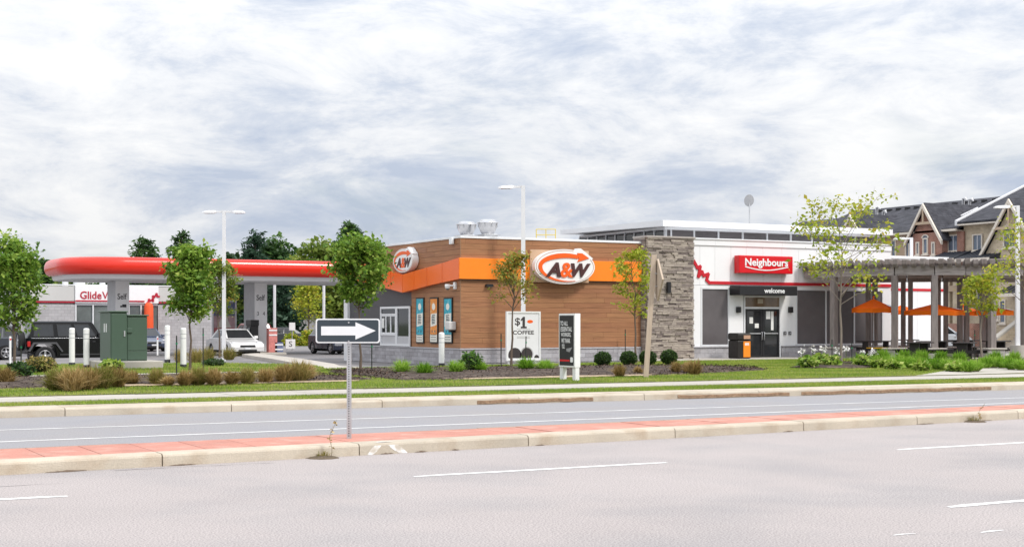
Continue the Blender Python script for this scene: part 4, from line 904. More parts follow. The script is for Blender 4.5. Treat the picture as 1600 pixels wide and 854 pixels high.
def car(name, label, col, pos, head, L_=4.7, W=1.82, H=1.46, wb=2.75, kind='sedan', group='parked and passing cars'):
    t = thing(name, label, 'car'); t['group'] = group
    x0, x1 = -L_ / 2, L_ / 2; xr, xf = -wb / 2 - .02, wb / 2 + .08; wr = .33 if kind != 'suv' else .37; zb_ = .22
    belt = .90 if kind != 'suv' else 1.04; hood = belt - .02; ar = wr + .07
    prof = [(x0 + .04, zb_ + .1), (x0, .5), (x0 + .03, belt - .06), (x0 + (.12 if kind == 'suv' else .75), belt + .06)] + ([(x0 + .9, belt + .05)] if kind == 'suv' else [])
    prof += [(.95 if kind == 'sedan' else 1.0, belt + .03), (x1 - .35, hood - .12), (x1 - .06, .66), (x1, .5), (x1 - .05, zb_ + .05)]
    low = [(xf + ar, zb_)] + [(xf - p + xf if False else a, b) for a, b in arch(xf, ar, zb_ + .06)][::-1] + [(xf - ar, zb_)] + [(xr + ar, zb_)] + arch(xr, ar, zb_ + .06)[::-1] + [(xr - ar, zb_)]
    pts = prof + low
    mb = MB(); n = len(pts); cz = .62
    ys = [(-W / 2, .955), (-W / 2 + .07, 1.0), (W / 2 - .07, 1.0), (W / 2, .955)]
    def sh(a, b, y, k): return (a * (1 - (1 - k) * .35), y, b if b < cz else cz + (b - cz) * (1 - (1 - k) * 2.2))
    rings = [[sh(a, b, y, k) for a, b in pts] for y, k in ys]; mb.loft(rings); mb.build('body', col, t)
    # cabin frustum, then glass set just proud of it
    if kind == 'suv': bx0, bx1, tx0, tx1 = x0 + .14, 1.15, x0 + .42, .25
    else: bx0, bx1, tx0, tx1 = x0 + .62, 1.12, x0 + 1.35, .28
    zt_, bw, tw = H - .03, W / 2 - .06, W / 2 - .27; bz = belt + .03
    B = [(bx0, -bw, bz), (bx1, -bw + .06, bz), (bx1, bw - .06, bz), (bx0, bw, bz)]; T = [(tx0, -tw, zt_), (tx1, -tw, zt_), (tx1, tw, zt_), (tx0, tw, zt_)]
    MB().loft([B, T]).build('cabin', col, t)
    MB().loft([[(tx0 - .03, -tw - .01, zt_), (tx1 + .03, -tw - .01, zt_), (tx1 + .03, tw + .01, zt_), (tx0 - .03, tw + .01, zt_)], [(tx0 + .08, -tw + .1, H), (tx1 - .15, -tw + .1, H), (tx1 - .15, tw - .1, H), (tx0 + .08, tw - .1, H)]]).build('roof', col, t)
    def pane(nm, q, f0, f1, g0_, g1_, off):   # q: base0, base1, top1, top0; inset fractions along and up
        q = [Vector(p) for p in q]
        P = lambda f, g_: (q[0].lerp(q[1], f)).lerp(q[3].lerp(q[2], f), g_)
        nrm = (q[1] - q[0]).cross(q[3] - q[0]).normalized(); c_ = [P(f0, g0_), P(f1, g0_), P(f1, g1_), P(f0, g1_)]
        if nrm.dot(sum(q, Vector()) / 4 - Vector((0, 0, 1.1))) < 0: nrm = -nrm
        MB().loft([[p + nrm * .002 for p in c_], [p + nrm * off for p in c_]]).build(nm, m_cglass, t)
    pane('windscreen', [B[1], B[2], T[2], T[1]], .05, .95, .06, .93, .008); pane('rear_window', [B[0], B[3], T[3], T[0]], .07, .93, .10, .90, .008)
    for s in (0, 1):
        q = [B[0], B[1], T[1], T[0]] if s == 0 else [B[3], B[2], T[2], T[3]]
        ed = (.10, .37, .62, .93) if kind == 'suv' else (.13, .50, .52, .90)
        if kind == 'suv':
            for a, b in ((.07, .28), (.31, .57), (.60, .92)): pane('side_window', q, a, b, .06, .88, .008)
        else:
            for a, b in ((.14, .52), (.55, .90)): pane('side_window', q, a, b, .06, .90, .008)
        y = (W / 2) * (-1 if s == 0 else 1); sg_ = -1 if s == 0 else 1
        MB().bbox(.78, .98, y - .10 if s else y - .12, y + .12 if s else y + .10, belt + .02, belt + .17, .03).build('mirror', col, t)
        MB().bbox(x1 - .55, x1 - .13, min(sg_ * (W / 2 - .36), sg_ * (W / 2 - .075)), max(sg_ * (W / 2 - .36), sg_ * (W / 2 - .075)), .60, .76, .03).build('headlight', m_headl, t)
        MB().bbox(x0 + .005, x0 + .30, min(sg_ * (W / 2 - .40), sg_ * (W / 2 - .055)), max(sg_ * (W / 2 - .40), sg_ * (W / 2 - .055)), belt - .22, belt - .04, .03).build('tail_light', m_tail, t)
        for wx in (xr, xf): wheel(t, wx, sg_ * (W / 2 - .12), wr, .22)
        MB().box(xr + ar, xf - ar, min(y, y - sg_ * .04) , max(y, y - sg_ * .04), zb_ - .02, zb_ + .09).build('sill', m_trim, t)
        for hx in (-.2, .75): MB().bbox(hx - .2, hx - .02, min(y - sg_ * .02, y + sg_ * .02), max(y - sg_ * .02, y + sg_ * .02), belt - .16, belt - .12, .008).build('door_handle', m_chrome, t)
    box('grille', x1 - .05, x1 + .012, -.42, .42, .48, .60, m_trim, t, .01); box('lower_grille', x1 - .06, x1 + .01, -.5, .5, .26, .36, m_trim, t, .01); box('licence_plate', x1 + .004, x1 + .02, -.16, .16, .37, .46, m_plate, t); box('licence_plate', x0 - .02, x0 + .0, -.16, .16, .55, .66, m_plate, t)
    box('underbody', x0 + .2, x1 - .2, -W / 2 + .25, W / 2 - .25, .16, .55, m_trim, t)
    t.location = pos; t.rotation_euler = (0, 0, head); return t
pw = paint('white', (.80, .80, .80)); pn = paint('navy', (.02, .026, .05)); pbk = mat('car_paint_black', (.006, .006, .007), .16, noise=(2, .03), spec=.35); pg = paint('graphite', (.05, .055, .065)); pr = paint('red', (.30, .03, .03)); psv = paint('silver', (.42, .44, .47)); pbl = paint('blue', (.05, .07, .13))
q = gnd(393, 553, 0); car('white_sedan', 'white sedan facing the road at the right fuel pump', pw, (24.25, 74.3 + 2.35, 0), R(-90))
q = gnd(241, 549, 0); car('blue_sedan', 'dark blue car facing the road right of the green cabinet', pbl, (q.x, q.y + 2.3, 0), R(-90))
q = gnd(505, 554, 0); car('navy_hatchback', 'dark navy car half hidden behind the one-way sign', pn, (q.x + 1.6, q.y + 2.2, 0), R(-90), L_=4.2, H=1.5, kind='suv')
q = onV(432, 500, 88); car('red_suv', 'red utility vehicle partly behind the right pump column', pr, (q.x - .95, 90.3, 0), R(90), H=1.75, kind='suv')
q = onV(476, 500, 112); car('dark_sedan', 'dark grey sedan parked beyond the pumps left of the enclosure', pg, (q.x - 2.3, 112, 0), R(180))
q = onV(37, 500, 73); car('dark_suv', 'dark grey car at the left edge behind the black off-road vehicle', pg, (q.x - 2.35, 73, 0), R(180), H=1.66, kind='suv')
q = onV(1500, 500, 66); car('silver_suv', 'silver vehicle glimpsed between the pergola posts', psv, (q.x - 2.0, 66, 0), R(0), H=1.65, kind='suv')

def offroader(pos, head):
    t = thing('off_road_vehicle', 'boxy black off-road vehicle with rear spare wheel, left of the green cabinet', 'car'); t['group'] = 'parked and passing cars'
    c = pbk; W = 1.60; wb = 3.0; wr = .40; xr, xf = -1.5, 1.5; ar = .50
    x0, x1 = -2.12, 2.1; belt = 1.14
    pts = [(x0, .55), (x0, belt), (.72, belt), (x1 - .1, belt - .04), (x1, belt - .12), (x1, .55)] + [(xf + ar, .5)] + arch(xf, ar, .48)[::-1] + [(xf - ar, .42), (xr + ar, .42)] + arch(xr, ar, .48)[::-1] + [(xr - ar, .5)]
    MB().loft([[(a, y, b) for a, b in pts] for y in (-W / 2, -W / 2 + .03, W / 2 - .03, W / 2)]).build('body', c, t)
    # hard top
    hw = W / 2 - .02; tw = W / 2 - .12; zt_ = 1.80
    B = [(x0 + .02, -hw, belt + .003), (.78, -hw, belt + .003), (.78, hw, belt + .003), (x0 + .02, hw, belt + .003)]; T = [(x0 + .14, -tw, zt_), (.42, -tw, zt_), (.42, tw, zt_), (x0 + .14, tw, zt_)]
    MB().loft([B, T, [(x0 + .25, -tw + .1, zt_ + .05), (.32, -tw + .1, zt_ + .05), (.32, tw - .1, zt_ + .05), (x0 + .25, tw - .1, zt_ + .05)]]).build('hard_top', c, t)
    for s in (-1, 1):
        b0, b1, t1, t0 = [Vector((p[0], s * abs(p[1]), p[2])) for p in (B[0], B[1], T[1], T[0])]
        for f0, f1 in ((.05, .34), (.40, .63), (.68, .95)):
            P = lambda f, g_: b0.lerp(b1, f).lerp(t0.lerp(t1, f), g_); o_ = Vector((0, s, .15)).normalized()
            q_ = [P(f0, .12), P(f1, .12), P(f1 - (.03 if f1 > .9 else 0), .86), P(f0, .86)]
            wn = MB().loft([[p + o_ * .002 for p in q_], [p + o_ * .01 for p in q_]]).build('side_window', m_cglass, t)
            fr_ = MB()
            for i in range(4): fr_.tube([q_[i] + o_ * .008, q_[(i + 1) % 4] + o_ * .008], .014, 5)
            fr_.build('window_seal', m_trim, wn)
        # wide flat-topped fenders
        for xc in (xr, xf):
            pf = [(xc - .66, .62), (xc - .46, .98), (xc + .46, .98), (xc + .72, .60), (xc + .66, .58), (xc + .42, .91), (xc - .42, .91), (xc - .6, .60)]
            MB().prism(pf, lambda a, b, d: (a, s * (W / 2 + d), b), -.02, .15).build('fender', mat('fender_grey', (.075, .075, .08), .6), t)
            wheel(t, xc, s * (W / 2 - .0), wr, .26)
        MB().box(xr + .6, xf - .62, min(s * (W / 2), s * (W / 2 + .10)), max(s * (W / 2), s * (W / 2 + .10)), .44, .50).build('side_step', m_trim, t)
        MB().bbox(.66, .80, min(s * (W / 2), s * (W / 2 + .2)), max(s * (W / 2), s * (W / 2 + .2)), 1.16, 1.36, .02).build('mirror', m_trim, t)
        box('tail_light', x0 - .05, x0 + .06, s * .72 - .09, s * .72 + .09, .80, 1.02, m_tail, t, .01); MB().lathe([(.01, 0), (.1, 0), (.1, .03), (.01, .05)], (0, 0, 0), 14).build('headlight', m_headl, t).matrix_local = Matrix.Translation((x1, s * .5, .92)) @ Matrix.Rotation(R(90), 4, 'Y')
        MB().tube([(x0 + .1, s * (W / 2 + .008), belt + .004), (.7, s * (W / 2 + .008), belt + .004)], .012, 5).build('belt_trim', m_chrome, t)
        for hx in (-.35, .55): box('door_handle', hx - .12, hx, s * (W / 2 + .02) - .02, s * (W / 2 + .02) + .02, .98, 1.02, m_trim, t)
        for dx in (-.62, .30, -.28): box('door_seam', dx - .006, dx + .006, min(s * W / 2, s * (W / 2 + .004)), max(s * W / 2, s * (W / 2 + .004)), .5, 1.12, mat('seam_black', (.003, .003, .003), .9), t)
    q_ = [(.80, -.66, belt + .05), (.80, .66, belt + .05), (.47, .58, zt_ - .04), (.47, -.58, zt_ - .04)]
    MB().loft([[(a + .01, b, c_) for a, b, c_ in q_], [(a + .025, b, c_) for a, b, c_ in q_]]).build('windscreen', m_cglass, t)
    box('grille', x1 - .02, x1 + .02, -.42, .42, .68, 1.02, m_trim, t, .01); box('bumper', x1, x1 + .18, -.8, .8, .50, .66, m_trim, t, .03); box('bumper', x0 - .16, x0 - .001, -.78, .78, .50, .66, m_trim, t, .03)
    sp = wheel(t, 0, .001, .40, .26); sp.name = 'spare_wheel'; sp.matrix_local = Matrix.Translation((x0 - .20, .0, 1.02 - .0)) @ Matrix.Rotation(R(90), 4, 'Z') @ Matrix.Translation((0, 0, -.40))
    box('number_plate', x0 - .02, x0 - .002, .42, .72, .70, .80, m_plate, t); box('underbody', x0 + .2, x1 - .2, -.6, .6, .32, .6, m_trim, t)
    t.location = pos; t.rotation_euler = (0, 0, head)
q = gnd(84, 571, 0); offroader((q.x + 1.08, q.y + .5, 0), 0)

# ================================================================== PERGOLA AND PATIO
m_timber = mat('weathered_timber', (.33, .29, .275), .85, var=.22, noise=(2.2, .28), stretch=(5, 5, .7), tint=((.16, .135, .125), 'obj'), bump=(14, .5), spec=.2)
m_timb_l = mat('weathered_beam', (.40, .36, .345), .85, var=.10, noise=(1.5, .22), stretch=(1.5, 1.5, 9), tint=((.22, .19, .18), 1.2, .5, .75), bump=(14, .5), spec=.2)
m_ped = mat('pedestal_concrete', (.36, .34, .33), .9, noise=(3, .12), bump=(30, .3))
perg = thing('pergola', 'curved weathered timber pergola with thick rafters over the patio', 'pergola', (52, 45, .23))
GP = .232
def arcpts(keys):   # smooth plan curve through (pixel, distance) pairs
    P = [atZ(px, HZ, Z) for px, Z in keys]; return [Vector((p.x, p.y)) for p in P]
front = arcpts([(1258, 65.6), (1303, 64.2), (1356, 62.8), (1398, 62.0), (1460, 61.6), (1508, 61.6), (1550, 61.8), (1600, 62.4), (1650, 63.4)])
back = arcpts([(1262, 68.6), (1305, 67.6), (1362, 66.4), (1417, 65.6), (1472, 65.2), (1505, 65.2), (1540, 65.4), (1600, 66.0), (1650, 67)])
zB0, zB1 = atZ(1460, 429.5, 61.6).z, atZ(1460, 414.5, 61.6).z          # front beam
zR1 = atZ(1460, 404.5, 61.6).z
zK0, zK1 = zB0 - .02, zB1
def beam(a, b, z0, z1, th, nm, m, ext=.0):
    d = (b - a).normalized(); n = Vector((-d.y, d.x)) * th / 2; a = a - d * ext; b = b + d * ext; g = d * .012
    MB().loft([[(*(a + g - n), z0), (*(a + g + n), z0), (*(a + g + n), z1), (*(a + g - n), z1)], [(*(b - g - n), z0), (*(b - g + n), z0), (*(b - g + n), z1), (*(b - g - n), z1)]]).build(nm, m, perg)
for row, z0, z1, m in ((front, zB0, zB1, m_timb_l), (back, zK0, zK1, m_timb_l)):
    seg = [0, 2, 5, 8]
    for i in range(8):
        beam(row[i], row[i + 1], z0, z1, .16, 'beam', m)
        beam(row[i], row[i + 1], z0 - .17, z0 - .004, .10, 'lower_beam', m_timber) if row is back else None
# rafters run from front to back with overhanging, notched ends
def along(row, f):
    n = len(row) - 1; x = min(f * n, n - 1e-6); i = int(x); return row[i].lerp(row[i + 1], x - i)
lens_ = sum((front[i + 1] - front[i]).length for i in range(8)); NR = int(lens_ / .37)
rp_ = random.Random(2)
cum = [0]
for i in range(8): cum.append(cum[-1] + (front[i + 1] - front[i]).length)
def at_len(row, s):
    for i in range(8):
        if s <= cum[i + 1] + 1e-6: f = (s - cum[i]) / (cum[i + 1] - cum[i]); return row[i].lerp(row[i + 1], f)
    return row[-1]
for k in range(NR + 1):
    s = lens_ * k / NR; a = at_len(front, s); b = at_len(back, s); d = (b - a).normalized(); a2 = a - d * (.42 + rp_.uniform(-.03, .03)); b2 = b + d * .4; n = Vector((-d.y, d.x)) * .10
    z0 = zB1 - .06; z1 = zR1 + rp_.uniform(-.02, .02); mb = MB()
    prof = [(0, z0 + .12), (.10, z0), ((b2 - a2).length, z0), ((b2 - a2).length, z1), (.03, z1), (0, z1 - .03)]
    mb.prism(prof, lambda p, q, t_: (a2.x + d.x * p + n.x * t_, a2.y + d.y * p + n.y * t_, q), -1, 1); mb.build('rafter', m_timber, perg)
for row, idx in ((front, (1, 3, 4, 6, 7)), (back, (2, 3, 4, 5, 6, 7))):
    for i in idx:
        p = row[i]; q = row[min(i + 1, 8)] - row[max(i - 1, 0)]; an = math.atan2(q.y, q.x)
        for off in ((0,) if row is front else (-.16, .16)):
            c_ = p + Vector((math.cos(an), math.sin(an))) * off; w_ = .13 if row is front else .10
            mb = MB(); mb.bbox(-w_, w_, -w_, w_, GP + .42, (zB0 - .172) if row is back else zB0 - .003, .012); o = mb.build('post', m_timber, perg); o.location = Vector((c_.x, c_.y, 0)) - ORG[perg.name]
            o.data.transform(Matrix.Translation(ORG[perg.name])); o.data.transform(Matrix.Rotation(an, 4, 'Z'))
        o = MB().bbox(-.42, .42, -.36, .36, GP - .1, GP + .40, .03).build('pedestal', m_ped, perg); o.data.transform(Matrix.Translation(ORG[perg.name])); o.data.transform(Matrix.Rotation(an, 4, 'Z')); o.location = Vector((p.x, p.y, 0)) - ORG[perg.name]
        o = MB().bbox(-.48, .48, -.42, .42, GP + .402, GP + .47, .02).build('pedestal_cap', m_walk, perg); o.data.transform(Matrix.Translation(ORG[perg.name])); o.data.transform(Matrix.Rotation(an, 4, 'Z')); o.location = Vector((p.x, p.y, 0)) - ORG[perg.name]

m_umb = leafmat('umbrella_fabric', [C('#ff8418'), C('#ff8418')], .7, .5); m_tbl = mat('table_dark', (.035, .03, .03), .5, noise=(3, .15)); m_ycush = mat('yellow_seat', C('#f0b81c'), .5)
def umbrella(pos, top, rim, rad, rot, label):
    t = thing('patio_umbrella', label, 'umbrella', (0, 0, 0), 'orange patio umbrellas'); n = 8
    rings = []
    for f, sag in ((.02, 0), (.35, .02), (.7, .03), (1, 0)):
        ring = []
        for j in range(n * 2):
            a = 2 * math.pi * j / (n * 2); rr_ = rad * f * (1 if j % 2 == 0 else math.cos(math.pi / n) * .985); ring.append((rr_ * math.cos(a), rr_ * math.sin(a), top - (top - rim) * f ** .9 - (sag if j % 2 else 0)))
        rings.append(ring)
    mb = MB(); mb.loft(rings, False, False); mb.loft([[(x, y, z - .012) for x, y, z in r] for r in rings], False, False)
    rr_ = rings[-1]; mb.loft([rr_, [(x * 1.0, y * 1.0, z - .20 + (.02 if j % 2 else 0)) for j, (x, y, z) in enumerate(rr_)]], False, False); cn = mb.build('canopy', m_umb, t)
    MB().tube([(0, 0, .02), (0, 0, top + .06)], .026, 8).build('pole', m_galv, t); MB().lathe([(.03, top), (.05, top + .05), (.01, top + .12)], (0, 0, 0), 10).build('finial', m_umb, t)
    for j in range(n):
        a = 2 * math.pi * j / n; MB().tube([(0, 0, top - .08), (rad * .97 * math.cos(a), rad * .97 * math.sin(a), rim - .02)], .010, 4).build('rib', m_galv, t)
    # white oval badge on one panel
    a = R(-62) - rot; nrm = Vector((math.cos(a), math.sin(a), 0)); up_ = Vector((0, 0, 1)); sd = Vector((-math.sin(a), math.cos(a), 0)); f = .80; c_ = Vector((rad * f * math.cos(a) * .97, rad * f * math.sin(a) * .97, top - (top - rim) * f ** .9)); sl_ = (nrm * rad - up_ * (top - rim)).normalized(); no_ = sl_.cross(sd).normalized(); no_ = no_ if no_.z > 0 else -no_
    MB().prism(oval(0, 0, .26, .15, 18), lambda p, q, d: c_ + sd * p + sl_ * q + no_ * (.03 + d), 0, .006).build('badge', m_swhite, t)
    MB().lathe([(.3, 0), (.3, .05), (.06, .09), (.045, .3)], (0, 0, 0), 16).build('base', m_black, t)
    t.location = pos; t.rotation_euler = (0, 0, rot); return t
def picnic(pos, rot, label, yellow=False):
    t = thing('patio_table', label, 'table', (0, 0, 0), 'patio tables')
    box('table_top', -.75, .75, -.38, .38, .70, .75, m_tbl, t, .015)
    for s in (-1, 1):
        box('bench', -.75, .75, s * .72 - .14, s * .72 + .14, .42, .46, m_ycush if (yellow and s < 0) else m_tbl, t, .012)
        box('leg', s * .5 - .04, s * .5 + .04, -.2, .2, .01, .699, m_tbl, t)
        box('bench_rail', s * .5 - .03, s * .5 + .03, -.82, .82, .30, .419, m_tbl, t); box('foot', s * .5 - .05, s * .5 + .05, -.7, .7, .0, .06, m_tbl, t)
    t.location = pos; t.rotation_euler = (0, 0, rot); return t
ulist = [(1365, 64.2, 466, 487, .95, 'orange umbrella in front of the shop windows, leftmost of the row'), (1409, 69.5, 476, 490, .8, 'small orange umbrella set back behind the front pergola post'),
         (1460, 63.4, 474, 491, 1.3, 'orange umbrella in the middle, behind the central pergola post'), (1505, 67.5, 479, 491.5, 1.15, 'orange umbrella behind the small yellow-green tree'), (1553, 64.5, 479, 491, .85, 'orange umbrella at the right end of the pergola')]
for i, (px, Z, yt, yr, rd, lab) in enumerate(ulist):
    p = atZ(px, HZ, Z); tz = atZ(px, yt, Z).z - GP; rz = atZ(px, yr, Z).z - GP + .16; umbrella((p.x, p.y, GP), tz, rz, rd, R(20 * i), lab)
tl = [(1368, 64.2, 'dark picnic table with one yellow bench under the leftmost umbrella', True), (1409, 69.5, 'dark picnic table behind the front pergola post by the white wall', False), (1460, 63.4, 'dark picnic table behind the central pergola post', False), (1505, 67.5, 'dark picnic table behind the small yellow-green tree', False), (1556, 64.5, 'dark picnic table at the right end under the pergola', False), (1436, 59.5, 'dark picnic table on the street side, left of the central post', False), (1507, 59.0, 'dark pedestal table on the street side, right of the central post', False)]
for i, (px, Z, lab, y) in enumerate(tl):
    p = atZ(px, HZ, Z); picnic((p.x + (.0 if i > 4 else .0), p.y, GP), R(8 * i - 15), lab, y)
# shop-front details: litter bin
p = onV(1155.5, 558, 50.2); t = thing('litter_bin', 'black litter bin with orange front beside the shop door', 'litter bin', (p.x, 50.2, .235))
b0 = p.x; box('body', b0 - .36, b0 + .36, 49.85, 50.55, .24, 1.02, mat('bin_black', (.018, .015, .014), .45), t, .05); box('hood', b0 - .38, b0 + .38, 49.83, 50.57, 1.022, 1.34, mat('bin_black', (.018, .015, .014), .45), t, .08)
box('front_panel', b0 - .07, b0 + .30, 49.825, 49.849, .30, .98, mat('bin_orange', C('#f08a1e'), .5), t); box('flap', b0 - .07, b0 + .28, 49.80, 49.829, 1.08, 1.24, mat('bin_flap', (.5, .3, .2), .4), t); text('88', 'symbol', m_swhite, t, VF(49.825), b0 + .0, b0 + .22, .80, .92, .001, .006, bold=.02)

# ================================================================== TOWNHOUSES (the row runs away from the road; its front faces left)
m_brick = brickmat('red_brick', (.37, .15, .10), (.29, .11, .075), (.45, .37, .32), .22, .075, .01, vary=.2); m_beige = brickmat('tan_siding', (.50, .375, .27), (.475, .355, .255), (.34, .25, .18), 6.0, .13, .008); m_stoneb = brickmat('pale_stone_brick', (.60, .50, .365), (.50, .41, .29), (.62, .54, .43), .42, .14, .012, vary=.2)
m_shing = brickmat('dark_shingles', (.045, .046, .055), (.075, .075, .088), (.03, .03, .035), .45, .14, .008, vary=.3); m_fasc = mat('beige_fascia', (.74, .67, .58), .5, noise=(1, .04)); m_wfasc = mat('white_fascia', (.72, .72, .74), .5); m_hglass = mat('house_glass', (.13, .165, .22), .06, noise=(.9, .6), spec=.7); m_tan = mat('tan_trim', (.50, .38, .27), .6, noise=(2, .06)); m_cop = mat('dark_metal_roof', (.035, .04, .052), .4, noise=(1, .15))
UT = 73.0
house = thing('townhouse_row', 'brick and stone townhouse row with dark shingle roof and gables behind pergola', 'house', (UT, 72, 0))
vL, vM, vR = 100.0, onU(1505, 360, UT).y, 55.0
ze = onU(1440, 362.5, UT).z; zr_ = 11.0; ud = 6.3
box('wall', UT, UT + 12, vM + .02, vL, -.05, ze - .05, m_beige, house); box('wall', UT + .05, UT + 12, vR, vM, -.05, ze + .3, m_stoneb, house)
# roof planes with real thickness: far section, then the higher near section
def roofplane(v0, v1, z0, z1, u0, u1, nm='roof'):
    t = .16; mb = MB(); mb.loft([[(u0, v0, z0), (u1, v0, z1), (u1 + (u1 - u0), v0, z0), (u1 + (u1 - u0), v0, z0 - t), (u1, v0, z1 - t), (u0, v0, z0 - t)], [(u0, v1, z0), (u1, v1, z1), (u1 + (u1 - u0), v1, z0), (u1 + (u1 - u0), v1, z0 - t), (u1, v1, z1 - t), (u0, v1, z0 - t)]]); return mb.build(nm, m_shing, house)
zridge = onU(1500, 313, UT + ud).z
r1 = roofplane(vM + .03, onU(1335, 327, UT + ud).y, ze + .1, zridge, UT - .45, UT + ud)
r1b = roofplane(onU(1335, 327, UT + ud).y + .01, onU(1268, 345, UT + ud + 1).y, ze - .5, zridge - .45, UT - .45, UT + ud)
zn = onV(1600, 292, vM).z; uN = onV(1600, 292, vM).x
r2 = roofplane(vR, vM - .0, ze + .45, ze + .45 + (zn - ze - .45) * 1.1, UT - .6, UT - .6 + (uN - UT + .6) * 1.1)
kk = 1.1; a = Vector((UT - .62, vM + .06, ze + .40)); b = Vector((UT - .6 + (uN - UT + .6) * kk, vM + .06, ze + .45 + (zn - ze - .45) * kk - .05))
MB().loft([[(a.x, a.y - .1, a.z - .2), (a.x, a.y + .1, a.z - .2), (a.x, a.y + .1, a.z + .16), (a.x, a.y - .1, a.z + .16)], [(b.x, b.y - .1, b.z - .2), (b.x, b.y + .1, b.z - .2), (b.x, b.y + .1, b.z + .16), (b.x, b.y - .1, b.z + .16)]]).build('verge_board', m_wfasc, house)
fv = onU(1466, 358, UT).y
MB().loft([[(UT - .45 + f * 6.75, fv - .07, ze + .1 + f * (zridge - ze - .1) + .01), (UT - .45 + f * 6.75, fv + .07, ze + .1 + f * (zridge - ze - .1) + .01), (UT - .45 + f * 6.75, fv + .05, ze + .1 + f * (zridge - ze - .1) + .09), (UT - .45 + f * 6.75, fv - .05, ze + .1 + f * (zridge - ze - .1) + .09)] for f in (.02, .62)]).build('roof_flashing', m_wfasc, house)
for v0, v1, z in ((vM + .1, vL - 8, ze), (vR, vM - .05, ze + .32)): box('gutter', UT - .6, UT - .46, v0, v1, z - .12, z + .02, m_fasc, house); box('eave_soffit', UT - .46, UT - .01, v0, v1, z - .14, z - .06, m_fasc, house)
# ridge vents and flue pipes
for px in (1375, 1390, 1404, 1418, 1432, 1446, 1478, 1492, 1508, 1522, 1538, 1555): 
    Z_ = 1; p = onU(px, 318, UT + ud - 1.0); box('ridge_vent', p.x - .16, p.x + .16, p.y - .14, p.y + .14, zridge - .46, zridge - .24, m_black, house)
for px, dz in ((1370, .9), (1380, .55), (1505, .9), (1515, .8), (1299, .5)):
    p = onU(px, 340, UT + 3.6); z0 = ze + (zridge - ze) * .58; h_ = dz; MB().tube([(p.x, p.y, z0 - .3), (p.x, p.y, z0 + h_), (p.x, p.y - .25, z0 + h_ + .05), (p.x, p.y - .3, z0 + h_ - .15)], .10, 6).build('flue', m_wfasc, house)
def hwin(x0, x1, y0, y1, u=UT, archd=False, cols=2, par=None, trim=m_fasc):
    p0, p1 = onU(x0, y0, u), onU(x1, y0, u); z1 = p0.z; z0 = onU((x0 + x1) / 2, y1, u).z; v0, v1 = p1.y, p0.y; fn = UF(u)
    w_ = frame_v('window', trim, house, v0, v1, z0, z1, .09, fn, -.02, .07)
    if archd:
        c_ = (v0 + v1) / 2; r_ = (v1 - v0) / 2; MB().prism([(c_ + r_ * math.cos(R(a_)), z1 + r_ * .7 * math.sin(R(a_))) for a_ in range(0, 181, 15)], fn, .005, .03).build('arch_pane', m_hglass, w_)
        mb = MB()
        for a_ in range(0, 180, 15):
            q = [(c_ + k_ * r_ * math.cos(R(t_)), z1 + k_ * r_ * .75 * math.sin(R(t_))) for k_, t_ in ((1, a_), (1, a_ + 15), (1.35, a_ + 15), (1.35, a_))]; mb.prism(q, fn, .004, .09)
        mb.build('arch_trim', trim, w_)
    wd = (v1 - v0 - .18) / cols
    for i in range(cols): box('pane', u - .02, u + .005, v0 + .09 + i * wd + .025, v0 + .09 + (i + 1) * wd - .025, z0 + .09, z1 - .09, m_hglass, w_)
    for i in range(1, cols): box('mullion', u - .05, u - .003, v0 + .09 + i * wd - .025, v0 + .09 + i * wd + .025, z0 + .09, z1 - .09, m_wfasc, w_)
    box('sill', u - .12, u - .003, v0 - .08, v1 + .08, z0 - .1, z0 - .004, trim, w_); return w_
for a_ in ((1378.5, 1385, 377, 391, False, 1), (1393, 1400.5, 375, 402, False, 1), (1415, 1421.5, 378, 402, False, 1), (1481, 1499.5, 367, 393, False, 2)): hwin(*a_[:4], archd=a_[4], cols=a_[5])
# brick gable bay
def gable(x0, x1, xp, yp, ye, yb, u, mwall, out=.5, wide=1.0):
    p0, p1 = onU(x0, ye, u), onU(x1, ye, u); v0, v1 = p1.y, p0.y; zz = (onU(x0, ye, u).z + p1.z) / 2; pk = onU(xp, yp, u); vc_ = (v0 + v1) / 2; zb_ = onU((x0 + x1) / 2, yb, u).z
    g_ = MB().prism([(v0, zb_), (v1, zb_), (v1, zz), (vc_, pk.z), (v0, zz)], lambda a, b, d: (u + d, a, b), 0, UT + 5 - u).build('gable_wall', mwall, house)
    for s, ve in ((-1, v0), (1, v1)):
        o = Vector((ve - vc_, zz - pk.z)).normalized(); e0 = Vector((vc_, pk.z)) + Vector((0, .22)); e1 = Vector((ve, zz)) + o * .55 + Vector((0, .22)); th = Vector((0, -.30))
        MB().prism([tuple(e0), tuple(e1), tuple(e1 + th), tuple(e0 + th)], lambda a, b, d: (u - d, a, b), .25, .40).build('barge_board', m_fasc, house)
        MB().prism([tuple(e0 + Vector((0, .08))), tuple(e1 + Vector((0, .08))), tuple(e1 + Vector((0, -.02))), tuple(e0 + Vector((0, -.02)))], lambda a, b, d: (u - d, a, b), -6, .24).build('gable_roof', m_shing, house)
    zc_ = zz + (pk.z - zz) * .48; hw = (v1 - v0) / 2 * .52
    box('collar_beam', u - .38, u - .26, vc_ - hw, vc_ + hw, zc_ - .1, zc_ + .08, m_tan, house); box('king_post', u - .36, u - .27, vc_ - .07, vc_ + .07, zc_ + .085, pk.z - .1, m_tan, house)
    return vc_
gable(1423.5, 1472, 1441, 324, 372, 470, UT - .6, m_brick)
gable(1319, 1348, 1333, 340, 368, 400, UT - .6, m_brick)
u6 = UT - .6
hwin(1442.5, 1450.5, 372, 397, u6, True, 1); hwin(1431.5, 1437, 378, 398, u6, False, 1); hwin(1456, 1461.5, 378, 398, u6, False, 1)
